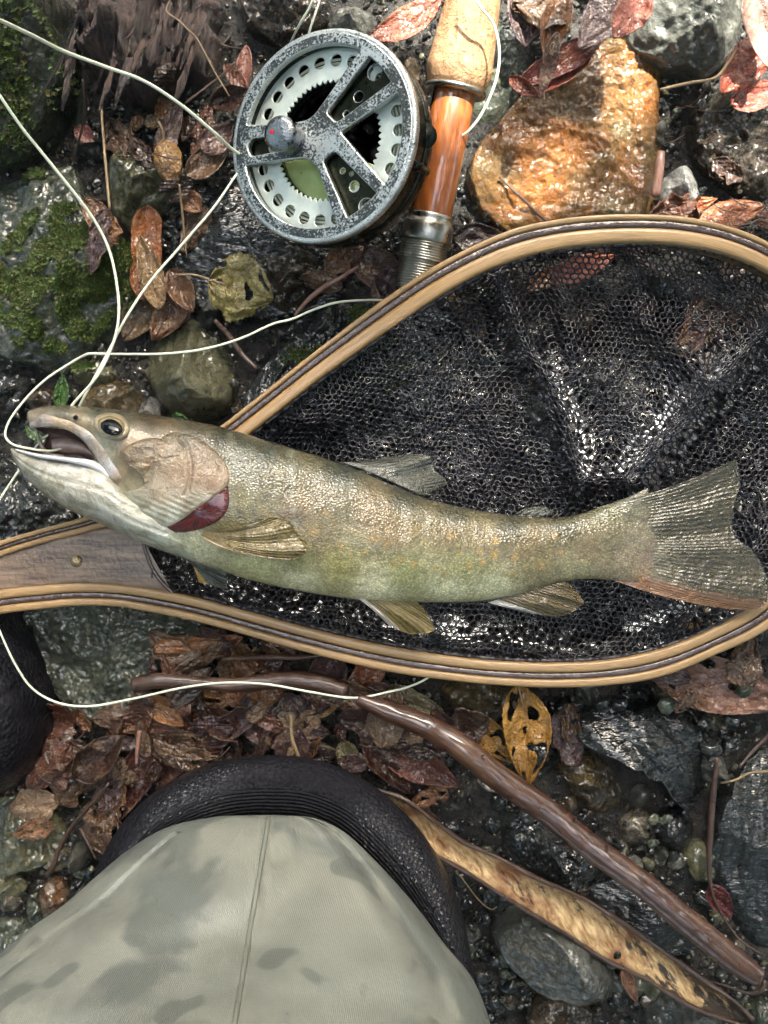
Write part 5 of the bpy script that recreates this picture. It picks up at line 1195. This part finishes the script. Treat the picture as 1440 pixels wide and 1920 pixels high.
    DS = metal('dark_drum', (.05, .045, .05), .12, 200, .0002)
    Cc = P(604, 258, .075); Rr = .0488
    nrm = Vector((-math.sin(math.radians(26)), -.035, math.cos(math.radians(26)))).normalized()
    ex = (Vector((1, 0, 0)) - nrm * nrm.x).normalized(); ey = nrm.cross(ex)
    MT = Matrix(((ex.x, ey.x, nrm.x, Cc.x), (ex.y, ey.y, nrm.y, Cc.y), (ex.z, ey.z, nrm.z, Cc.z), (0, 0, 0, 1)))
    def shape(name, loops, z, ext, bev, mats, parent, res=2):
        cu = bpy.data.curves.new('c', 'CURVE'); cu.dimensions = '2D'; cu.fill_mode = 'BOTH'; cu.extrude = ext; cu.bevel_depth = bev; cu.bevel_resolution = res
        for lp in loops:
            sp = cu.splines.new('POLY'); sp.points.add(len(lp) - 1)
            for pt, (x, y) in zip(sp.points, lp): pt.co = (x, y, 0, 1)
            sp.use_cyclic_u = True
        co = bpy.data.objects.new('c', cu); COL.objects.link(co)
        dg = bpy.context.evaluated_depsgraph_get(); me = bpy.data.meshes.new_from_object(co.evaluated_get(dg)); bpy.data.objects.remove(co)
        me.name = name; me.materials.clear()
        for m in mats: me.materials.append(m)
        me.transform(Matrix.Scale(Rr, 4)); me.transform(Matrix.Translation((0, 0, z * Rr)))
        if len(mats) > 1:
            for p in me.polygons: p.material_index = 0 if abs(p.normal.z) > .97 else 1
        me.transform(MT)
        o = bpy.data.objects.new(name, me); COL.objects.link(o); o.parent = parent
        if parent is e: o.matrix_parent_inverse = Matrix.Translation(-e.location)
        return o
    def circ(r, n=120, cx=0, cy=0): return [(cx + r * math.cos(i / n * 6.28319), cy + r * math.sin(i / n * 6.28319)) for i in range(n)]
    def rounded(pl, r=.05, n=5):
        out = []; k = len(pl)
        for i in range(k):
            a = np.array(pl[i - 1]); b = np.array(pl[i]); c = np.array(pl[(i + 1) % k]); da = a - b; dc = c - b
            la, lc = np.hypot(*da), np.hypot(*dc); rr_ = min(r, la * .45, lc * .45); p0 = b + da / la * rr_; p1 = b + dc / lc * rr_
            for t in np.linspace(0, 1, n): out.append(tuple((1 - t) ** 2 * p0 + 2 * t * (1 - t) * b + t * t * p1))
        return out
    def arcpts(r, a0, a1, n=14): return [(r * math.cos(math.radians(a)), r * math.sin(math.radians(a))) for a in np.linspace(a0, a1, n)]
    def sector(r0, a0, r1, b0, b1, a1):   # window with arc outside and inner points
        return rounded(arcpts(r1, b0, b1) + [(r0 * math.cos(math.radians(a1)), r0 * math.sin(math.radians(a1))), (r0 * math.cos(math.radians(a0)), r0 * math.sin(math.radians(a0)))], .05, 4)
    # angles: up = 90, image left = 180.  spokes: left 178, upper right 45, lower right -58
    RI = .925
    w_top = rounded(arcpts(RI, 59, 166, 26) + [(-.42, .17), (-.16, .165), (-.05, .22)], .05)
    w_right = rounded(arcpts(RI, -39, 21, 18) + [(.20, .02)], .06)
    w_bot = rounded(arcpts(RI, 190, 283, 26) + [(-.03, -.27), (-.17, -.17), (-.42, -.16)], .05)
    k_left = rounded([(-.84, .11), (-.30, .095), (-.30, -.095), (-.84, -.11), (-.89, 0)], .07)
    k_up = rounded(arcpts(.905, 27, 53, 8) + [(.04, .23), (.18, .09)], .07)
    k_low = rounded(arcpts(.905, -71, -44, 8) + [(.16, -.14), (.0, -.23)], .07)
    reel = shape('fly_reel', [circ(1.0), circ(.93)], -.19, .155, .012, [BK], e)
    shape('spool_face', [circ(1.0), w_top, w_right, w_bot, k_left, k_up, k_low], 0, .022, .020, [FW, WS], reel, 3)
    shape('rim_bead', [circ(1.035), circ(.965)], -.01, .022, .026, [WS], reel, 3)
    for nm, lp, holes in (('pocket_plate', k_left, [circ(.075, 24, -.60, .0), circ(.045, 20, -.42, .01)]),
                          ('pocket_plate', k_up, [circ(.085, 24, .56, .58), circ(.06, 20, .38, .37), circ(.04, 16, .24, .22), circ(.028, 14, .40, .22)]),
                          ('pocket_plate', k_low, [circ(.085, 24, .46, -.72), circ(.06, 20, .33, -.51), circ(.035, 16, .20, -.34), circ(.028, 14, .30, -.38)])):
        big = [((x - sum(p[0] for p in lp) / len(lp)) * 1.06 + sum(p[0] for p in lp) / len(lp), (y - sum(p[1] for p in lp) / len(lp)) * 1.06 + sum(p[1] for p in lp) / len(lp)) for x, y in lp]
        shape(nm, [big] + holes, -.085, .012, .006, [BK2, WS], reel, 1)
    n_h = 26; hs = [circ(.068, 22, .80 * math.cos(i / n_h * 6.28319), .80 * math.sin(i / n_h * 6.28319)) for i in range(n_h)]
    sc_ = [((.60 + .017 * math.cos(t * 60)) * math.cos(t), (.60 + .017 * math.cos(t * 60)) * math.sin(t)) for t in np.linspace(0, 6.28319, 480, endpoint=False)]
    shape('drilled_spool_wall', [circ(.93, 160), sc_] + hs, -.13, .008, .006, [PS], reel, 1)
    shape('toothed_ring', [[(x * 1.05, y * 1.05) for x, y in sc_], circ(.585)], -.19, .03, .004, [BK], reel, 1)
    shape('back_plate', [circ(.95)] + [circ(.10, 24, -.3 + .28 * math.cos(t), .42 + .1 * math.sin(t)) for t in (0.,)], -.36, .012, .004, [DS], reel, 1)
    REFL_G = metal('green_reflection_tint', (.55, .66, .26), .35, 200, .0001, metal_=.35)  # green tint puts the reflection of trees into the metal colour
    shape('reflection_half_disc', [arcpts(.60, 158, 330, 40)], -.27, .01, .006, [REFL_G], reel, 1)  # only the half where the painted green reflection shows
    shape('hub', [circ(.19)], -.2, .17, .01, [BK], reel, 1)
    # wound line seen through the holes
    LM = plainline
    for k in range(7):
        pts = [MT @ Vector((Rr * (.72 + .04 * (k % 4)) * math.cos(t), Rr * (.72 + .04 * (k % 4)) * math.sin(t), Rr * (-.22 - .06 * (k // 4)))) for t in np.linspace(0, 6.28319, 61)]
        tube('wound_line', pts, .0008, LM, reel, 6, 2)
    # knob
    kb = MT @ Vector((-.34 * Rr, .015 * Rr, 0)); V = []; F = []; prof = [(.0082, -.002), (.0084, .002), (.0080, .0095), (.0088, .0115), (.0084, .0135), (.006, .0148), (.0001, .0150)]
    for (r, z) in prof:
        for j in range(32): a = j / 32 * 6.283; V.append(kb + ex * r * math.cos(a) + ey * r * math.sin(a) + nrm * z)
    for i in range(len(prof) - 1):
        for j in range(32): F.append((i * 32 + j, i * 32 + (j + 1) % 32, (i + 1) * 32 + (j + 1) % 32, (i + 1) * 32 + j))
    KM = metal('mottled_steel', (.34, .36, .38), .2, 260, .0008, (.03, .03, .035), .53)
    mesh('handle_knob', V, F, KM, reel)
    # red dot on the knob
    rd = Nd('red_paint').set(col=(.5, .02, .03), rough=.3); c = kb + nrm * .0152 - ex * .003 + ey * .0006; V = [c + ex * .0011 * math.cos(a) + ey * .0011 * math.sin(a) for a in np.linspace(0, 6.28, 12, endpoint=False)]; V2 = [v - nrm * .0015 for v in V]
    mesh('red_dot', V + V2, [tuple(range(12))] + [(i, 12 + i, 12 + (i + 1) % 12, (i + 1) % 12) for i in range(12)], rd, reel, False)
    # rear drum cage: back ring and three pillars
    shape('frame_ring', [circ(1.01), circ(.90)], -.38, .05, .02, [BK], reel, 2)
    for a in (-75, -20, 60, 140, 215):
        p0 = MT @ Vector((Rr * 1.01 * math.cos(math.radians(a)), Rr * 1.01 * math.sin(math.radians(a)), -.06 * Rr)); p1 = p0 - nrm * Rr * .38
        tube('frame_pillar', [p0, p1], .0025, BK, reel, 10, 2)
    # foot along the seat
    f0 = A + ax * at(172) - U * 0; side = -U if U.x > 0 else U
    V = []; F = []; fo = [(168, .0002, .0015), (200, .0018, .003), (240, .003, .005), (262, .008, .006), (345, .008, .006), (352, .003, .005), (385, .002, .004), (402, .0005, .002)]
    for py, o_, hgt in fo:
        c = A + ax * at(py) + side * .0112
        for (a, b) in ((0, -.0045), (o_, -.0045), (o_, .0045), (0, .0045)): V.append(c + side * a + W * (b + .002))
    for i in range(len(fo) - 1):
        for j in range(4): F.append((i * 4 + j, i * 4 + (j + 1) % 4, (i + 1) * 4 + (j + 1) % 4, (i + 1) * 4 + j))
    F += [(3, 2, 1, 0), tuple(range(len(V) - 4, len(V)))]
    mesh('reel_foot', V, F, BK, reel, False)
    c = A + ax * at(305) + side * .016; d = (MT @ Vector((Rr * 1.0, -.03 * Rr, -.3 * Rr)))
    tube('reel_post', [c, c.lerp(d, .5), d], [.006, .0055, .006], BK, reel, 16, 4)
_pl = Nd('fly_line_plastic'); plainline = _pl.set(col=(.72, .74, .58), rough=.35, coat=.3)
rod()
rust = rock('small red-brown grit lump stuck on the reel seat edge', ell(803, 247, 11, 13, seed=3), .006, 'rust', seed=400, z0=.048, name='grit_lump', cat='grit')

# ------------------------------------------------------------------ fly line
def line():
    HL = blur(HF, 9)
    e = empty('fly_line', P(200, 400, .05)); tag(e, 'thin pale yellow-white fly line looping from the reel through the fish mouth', 'fishing line')
    segs = [
     ([(-40,20),(0,38),(60,66),(120,96),(200,126),(270,152),(340,197),(400,247),(436,280),(470,300)], [.24,.21,.18,.15,.125,.11,.095,.08,.06,.05], 3.6),
     ([(-20,150),(0,180),(40,238),(80,288),(130,350),(175,410),(205,470),(220,540),(222,600),(208,655),(180,708),(135,760),(120,790)], [.12,.115,.105,.095,.085,.075,.07,.068,.07,.07,.07,.066,.06], 3.2),
     ([(470,290),(438,335),(400,390),(340,460),(280,530),(235,598),(203,660),(175,712),(152,755),(130,800)], [.05,.055,.058,.06,.063,.066,.066,.066,.064,.058], 3.0),
     ([(165,663),(240,664),(310,663),(380,655),(450,635),(510,608),(548,598),(590,580),(640,566),(720,563),(770,575),(810,592),(850,606),(900,640),(940,690)], [.058,.056,.052,.05,.047,.044,.042,.040,.036,.024,.022,.026,.03,.03,.026], 2.8),
     ([(165,663),(140,676),(80,716),(30,770),(10,810),(22,832),(60,842),(95,845),(120,840)], [.058,.055,.055,.058,.06,.062,.064,.062,.058], 2.8),
     ([(90,815),(75,828),(50,862),(20,905),(-5,945),(-30,1000)], [.056,.055,.045,.04,.04,.04], 2.8),
     ([(-25,1130),(0,1185),(30,1248),(62,1292),(110,1318),(170,1324),(250,1310),(340,1290),(420,1280),(500,1283),(580,1297),(650,1308),(690,1306),(725,1298),(762,1289),(800,1272),(840,1240)], [.05,.05,.046,.042,.042,.042,.042,.044,.044,.044,.042,.038,.034,.03,.03,.03,.02], 2.8),
     ([(880,-30),(900,12),(925,45),(936,95),(930,150),(905,210),(876,248),(850,262)], [.075,.072,.066,.062,.058,.05,.044,.036], 3.2),
     ([(606,-30),(598,5),(580,60),(575,90)], [.08,.08,.074,.055], 2.6), ([(590,-30),(583,8),(562,45),(545,80)], [.08,.078,.07,.05], 2.6)]
    for pts, zs, r in segs:
        tube('line_length', [P(x, y, z if not (x > 700 and 500 < y < 720) else hf(P(x, y, .02).x, P(x, y, .02).y, HL) + .0012) for (x, y), z in zip(pts, zs)], r * S * .74, plainline, e, 10, 16)
line()

# ------------------------------------------------------------------ kneeling person's leg
def person():
    e = empty('person', P(400, 1800, 0)); tag(e, 'person kneeling in grey-green camouflage trousers with black ribbed knee pads', 'person')
    q = Nd('camouflage_fabric'); ob = q.coord()
    b1 = q.noise(ob, 14, 4, .5, .4); b2 = q.noise(q.n('ShaderNodeVectorMath', {0: ob, 1: (3, 5, 1)}, operation='ADD').outputs[0], 12, 3, .5, .6); b3 = q.noise(q.n('ShaderNodeVectorMath', {0: ob, 1: (8, 2, 4)}, operation='ADD').outputs[0], 42, 1, .4, .4)
    n4 = q.noise(ob, 24, 4, .6)
    col = q.mix(q.ramp(n4, [(.35, 0), (.65, 1)]), (.178, .182, .155), (.225, .228, .192))
    col = q.mix(q.ramp(b2, [(.50, 0), (.56, .6)]), col, (.245, .243, .2))
    col = q.mix(q.ramp(b1, [(.47, 0), (.52, .85)]), col, (.115, .125, .112))
    col = q.mix(q.ramp(b3, [(.62, 0), (.66, .7)]), col, (.10, .108, .095))
    wv = q.n('ShaderNodeTexWave', {'Vector': q.coord(rot=(0, 0, .35)), 'Scale': 420., 'Distortion': 1.0, 'Detail': 2.}).outputs[1]
    wet = q.noise(ob, 60, 4, .6); wm = q.n('ShaderNodeVectorMath', {0: ob, 1: (.0185, -.165, .16)}, operation='DISTANCE').outputs['Value']; wet2 = q.math('ADD', q.ramp(wm, [(.01, .16), (.05, 0)]), q.noise(q.n('ShaderNodeVectorMath', {0: ob, 1: (.31, .1, 0)}, operation='ADD').outputs[0], 9, 2))
    nb = q.bump(wv, .00012, .7); nb = q.bump(q.noise(ob, 700, 3), .00015, .7, nb); nb = q.bump(wet, .0008, .5, nb)
    MF = q.set(col=col, rough=q.ramp(wet, [(.4, .55), (.65, .3)]), nor=nb, spec=.5, coat=q.ramp(wet2, [(.5, 0), (.62, .7)]), coatr=.22, coatn=q.bump(q.noise(ob, 500, 3), .0006), sheen=.03)
    L = [(495,1528),(400,1532),(312,1552),(240,1594),(182,1642),(120,1696),(60,1738),(0,1788),(-60,1842),(-120,1900),(-170,1990),(-210,2200)]
    Rt = [(520,1528),(590,1534),(648,1562),(700,1610),(745,1658),(790,1712),(832,1768),(880,1826),(905,1876),(922,1930),(940,2010),(980,2220)]
    zc = [.078,.078,.08,.083,.087,.092,.098,.105,.112,.12,.13,.16]; th = [.002,.012,.024,.035,.046,.056,.066,.076,.085,.095,.105,.13]
    def fn(u, v, x, y, z, t):
        if t:
            f = math.sin(math.pi * v) ** .5
            z += .004 * f * fbm(x * .004, y * .005, 2, 2)
            z += .0045 * f * math.sin((x * .55 + y * .84) * .021 + 2 * fbm(x * .004, y * .004, 5, 2))
            d = (y - 1528) * .98 - (640 - x) * 1.0; 
            z -= .004 * math.exp(-((v - .93) / .02) ** 2) * (u > .05) - .002 * math.exp(-((v - .87) / .03) ** 2)
            z -= .003 * math.exp(-((v - .08 - .03 * math.sin(u * 6)) / .015) ** 2) * (u > .2)
            xs = 505 - (y - 1525) * .165; 
            z += .0022 * math.exp(-((x - xs) / 6.5) ** 4) - .0022 * math.exp(-((x - xs - 9) / 2.2) ** 2)
        return x, y, z
    body = loft('trouser_leg', L, Rt, zc, th, 260, 90, MF, e, pw=.8, low=.75, fn=fn)
    bv = BVHTree.FromPolygons([v.co[:] for v in body.data.vertices], [tuple(p.vertices) for p in body.data.polygons])
    th_ = Nd('stitch_thread').set(col=(.2, .2, .16), rough=.6)
    sp_ = []
    for y in range(1534, 1960, 12):
        a = Vector((0, 0, H)); h = bv.ray_cast(a, (P(505 - (y - 1525) * .165, y, 0) - a).normalized())
        if h[0] is not None: sp_.append(h[0] + Vector((0, 0, -.0001)))
    SM = Nd('seam_fabric').set(col=(.17, .175, .145), rough=.6)
    tube('seam', sp_, .0011, SM, e, 8, 3, .2, 2)
    V = []; F = []
    y = 1532
    while y < 1925:
        xs = 505 - (y - 1525) * .165 - 6; pr = []
        for yy in (y, y + 6):
            a = Vector((0, 0, H)); h = bv.ray_cast(a, (P(xs - (yy - y) * .165, yy, 0) - a).normalized())
            if h[0] is None: break
            pr.append(h[0] + Vector((0, 0, .0002)))
        if len(pr) == 2:
            d = (pr[1] - pr[0]).normalized(); u = d.cross(Vector((0, 0, 1))).normalized() * .0003; k = len(V)
            V += [pr[0] - u, pr[0] + u, pr[1] + u, pr[1] - u, (pr[0] + pr[1]) / 2 + Vector((0, 0, .0004))]; F += [(k, k + 1, k + 4), (k + 1, k + 2, k + 4), (k + 2, k + 3, k + 4), (k + 3, k, k + 4)]
        y += 9.5
    o = mesh('seam_stitching', V, F, th_, body); tag(o, kind='stuff')
    # knee pad
    q = Nd('black_ribbed_neoprene'); uv = q.n('ShaderNodeTexCoord').outputs['UV']; sp = q.n('ShaderNodeSeparateXYZ', {0: uv}); ob = q.coord()
    nz = q.noise(ob, 200, 4); rib = q.math('SINE', q.math('ADD', q.math('MULTIPLY', sp.outputs[1], 135.), q.math('MULTIPLY', q.noise(ob, 40, 3), 5.)))
    inner = q.ramp(sp.outputs[1], [(.42, 0), (.5, 1)]); kn = q.voro(q.coord(), 420)
    hgt = q.math('ADD', q.math('MULTIPLY', rib, q.math('MULTIPLY', inner, .5)), q.math('MULTIPLY', kn, -1.3))
    wet = q.noise(ob, 14, 3, .5); sp2 = q.ramp(wet, [(.45, .75), (.6, .3)])
    MK = q.set(col=q.mix(nz, (.006, .006, .008), (.014, .013, .017)), spec=.12, rough=sp2, nor=q.bump(hgt, .0009), coat=q.ramp(wet, [(.5, .0), (.62, .5)]), coatr=.2, coatn=q.bump(kn, .0016))
    OU = [(158,1740),(168,1680),(184,1622),(216,1562),(262,1508),(330,1459),(410,1427),(500,1416),(580,1422),(655,1447),(720,1488),(785,1553),(835,1630),(866,1710),(883,1790),(892,1850)]
    IN = [(250,1760),(250,1690),(262,1650),(290,1620),(330,1595),(378,1572),(435,1560),(500,1556),(560,1560),(605,1575),(640,1602),(690,1650),(740,1705),(790,1770),(840,1840),(860,1890)]
    loft('knee_pad', OU, IN, .046, [.027] * 16, 220, 40, MK, e, pw=.8, low=1.0)
    # other leg's pad/boot at left edge
    q2 = [(-160,1130),(-60,1100),(0,1118),(28,1165),(55,1215),(74,1270),(84,1340),(78,1410),(52,1462),(10,1492),(-60,1510),(-160,1500)]
    o = rock('x', q2, .055, MK, seed=500, facets=0, rough=.012, power=3.5, name='boot', z0=-.004)
    del o['label']; del o['category']; o.parent = e; o.matrix_parent_inverse = Matrix.Translation(-e.location)
    o['label'] = 'black boot of the other leg at the left edge'
person()

def drops(parent, src, reg, n, rmax, seed):
    R = random.Random(seed); V = []; F = []
    bm = bmesh.new(); bmesh.ops.create_icosphere(bm, subdivisions=2, radius=1); B = [v.co.copy() for v in bm.verts]; T = [tuple(v.index for v in f.verts) for f in bm.faces]; bm.free()
    dg = [BVHTree.FromPolygons([o.data.vertices[i].co[:] for i in range(len(o.data.vertices))], [tuple(p.vertices) for p in o.data.polygons]) for o in src]
    for k in range(n):
        px, py = R.uniform(reg[0], reg[2]), R.uniform(reg[1], reg[3]); a = Vector((0, 0, H)); best = None
        for t in dg:
            h = t.ray_cast(a, (P(px, py, 0) - a).normalized())
            if h[0] is not None and (best is None or h[3] < best[3]): best = h
        if best is None or best[1].z < .3: continue
        r_ = rmax * R.uniform(.25, 1) ** 1.6; i0 = len(V); nn = best[1]
        for b in B:
            d = b * r_; d -= nn * (d.dot(nn) * .45); V.append(best[0] + d)
        F += [tuple(i0 + q for q in t) for t in T]
    o = mesh('water_drops', V, F, DROP, None, True); o.parent = parent; o.matrix_parent_inverse = Matrix.Translation(-parent.location); tag(o, kind='stuff')
DROP = Nd('water_drop').set(col=(1, 1, 1), rough=.0, trans=1.0, ior=1.33)
def find(n): return [o for o in SC.objects if o.name.split('.')[0] == n]
drops(find('person')[0], find('trouser_leg') + find('knee_pad'), (170, 1420, 900, 1910), 150, .0011, 1)
drops(find('fly_rod')[0], find('spool_face') + find('pocket_plate') + find('reflection_half_disc'), (440, 70, 770, 450), 90, .0011, 2)
drops(find('landing_net')[0], find('inner_lamination') + find('outer_lamination') + find('dark_lamination') + find('handle'), (0, 400, 1440, 1290), 900, .0009, 3)

# ------------------------------------------------------------------ unseen leaf canopy, added to keep sun off all but the upper right
def canopy():
    e = empty('added_shade_leaves', (0.2, 0.6, 2.0)); tag(e, 'leaf canopy added out of view to shade the stream bank', 'branch')
    s = Nd('added_canopy_leaf'); ob = s.n('ShaderNodeObjectInfo')
    s.set(col=(.02, .035, .01), rough=.6, spec=.2)
    tr = s.n('ShaderNodeBsdfTranslucent', {'Color': (.05, .08, .015, 1)}); mx = s.n('ShaderNodeMixShader', {0: .35, 1: s.b.outputs[0], 2: tr.outputs[0]}); s.t.links.new(mx.outputs[0], s.out.inputs[0])
    R = random.Random(17); V = []; F = []; zt = 1.7
    shx, shy = SUN.x / SUN.z * zt, SUN.y / SUN.z * zt
    def add(x, y, z, sz):
        a = R.uniform(0, 6.28); d = Vector((math.cos(a), math.sin(a), R.uniform(-.4, .2))); q = Vector((-math.sin(a), math.cos(a), R.uniform(-.5, .5)))
        c = Vector((x, y, z)); i0 = len(V)
        V.extend([c - d * sz, c - d * sz * .3 + q * sz * .42, c + d * sz * .5 + q * sz * .38, c + d * sz, c + d * sz * .5 - q * sz * .38, c - d * sz * .3 - q * sz * .42]); F.append(tuple(range(i0, i0 + 6)))
    n = 0
    while n < 5200:   # dense part between the sun and the shaded ground
        gx, gy = R.uniform(-.75, .75), R.uniform(-.75, .35)
        # lit ground: right of a line through the reel and above the upper net rim
        px, py = gx / S + 720, 960 - gy / S
        lim = 470 if px > 640 else 470 - (640 - px) * 1.6
        edge = 45 * fbm(px * .006, py * .006, 3, 2)
        if py < lim + edge: 
            if R.random() > .02: continue
        z = R.uniform(1.5, 1.9); k = z / zt
        add(gx + shx * k, gy + shy * k, z, R.uniform(.03, .055)); n += 1
    for k in range(17000):  # foliage all round with sky gaps placed for glints on wet surfaces
        if k < 10000: x, y, z, sz = R.uniform(-4.5, 4.5), R.uniform(-4.5, 4.5), R.uniform(1.9, 3.2), R.uniform(.09, .17)
        else:
            a = R.uniform(0, 6.28); q = 3.5 + 8 * R.random(); x, y, z, sz = q * math.cos(a), q * math.sin(a), R.uniform(.4, 5.5), R.uniform(.2, .4)
        if k < 10000 and fbm(x * .9, y * .9, 4, 4) < -0.36: continue
        if (.85 < y / z < 1.7 and abs(x + .2) / z < .6) or math.hypot(x / z + .02, y / z - .03) < .22 or any(math.hypot(x / z - a_, y / z - b_) < r_ for a_, b_, r_ in ((-.45, .2, .12), (.5, -.1, .1), (-.2, -.5, .1), (.3, -.45, .08), (-.6, -.3, .12), (-.35, .55, .14), (.75, .2, .12), (-.9, .2, .15))): continue
        k_ = z / zt
        if -.1 < x - shx * k_ < .62 and -.02 < y - shy * k_ < .7: continue
        add(x, y, z, sz)
    o = mesh('added_foliage', V, F, s.m, e, False); tag(o, kind='stuff')
    tube('branch', [(-1.6, .3, 1.75), (-.6, .6, 1.78), (.3, .9, 1.74), (1.1, 1.0, 1.7)], [.04, .03, .02, .01], M_TWIG, e, 10, 6)  # limb of the added canopy, also out of view
canopy()
print('tris', sum(len(o.data.polygons) for o in SC.objects if o.type == 'MESH'))
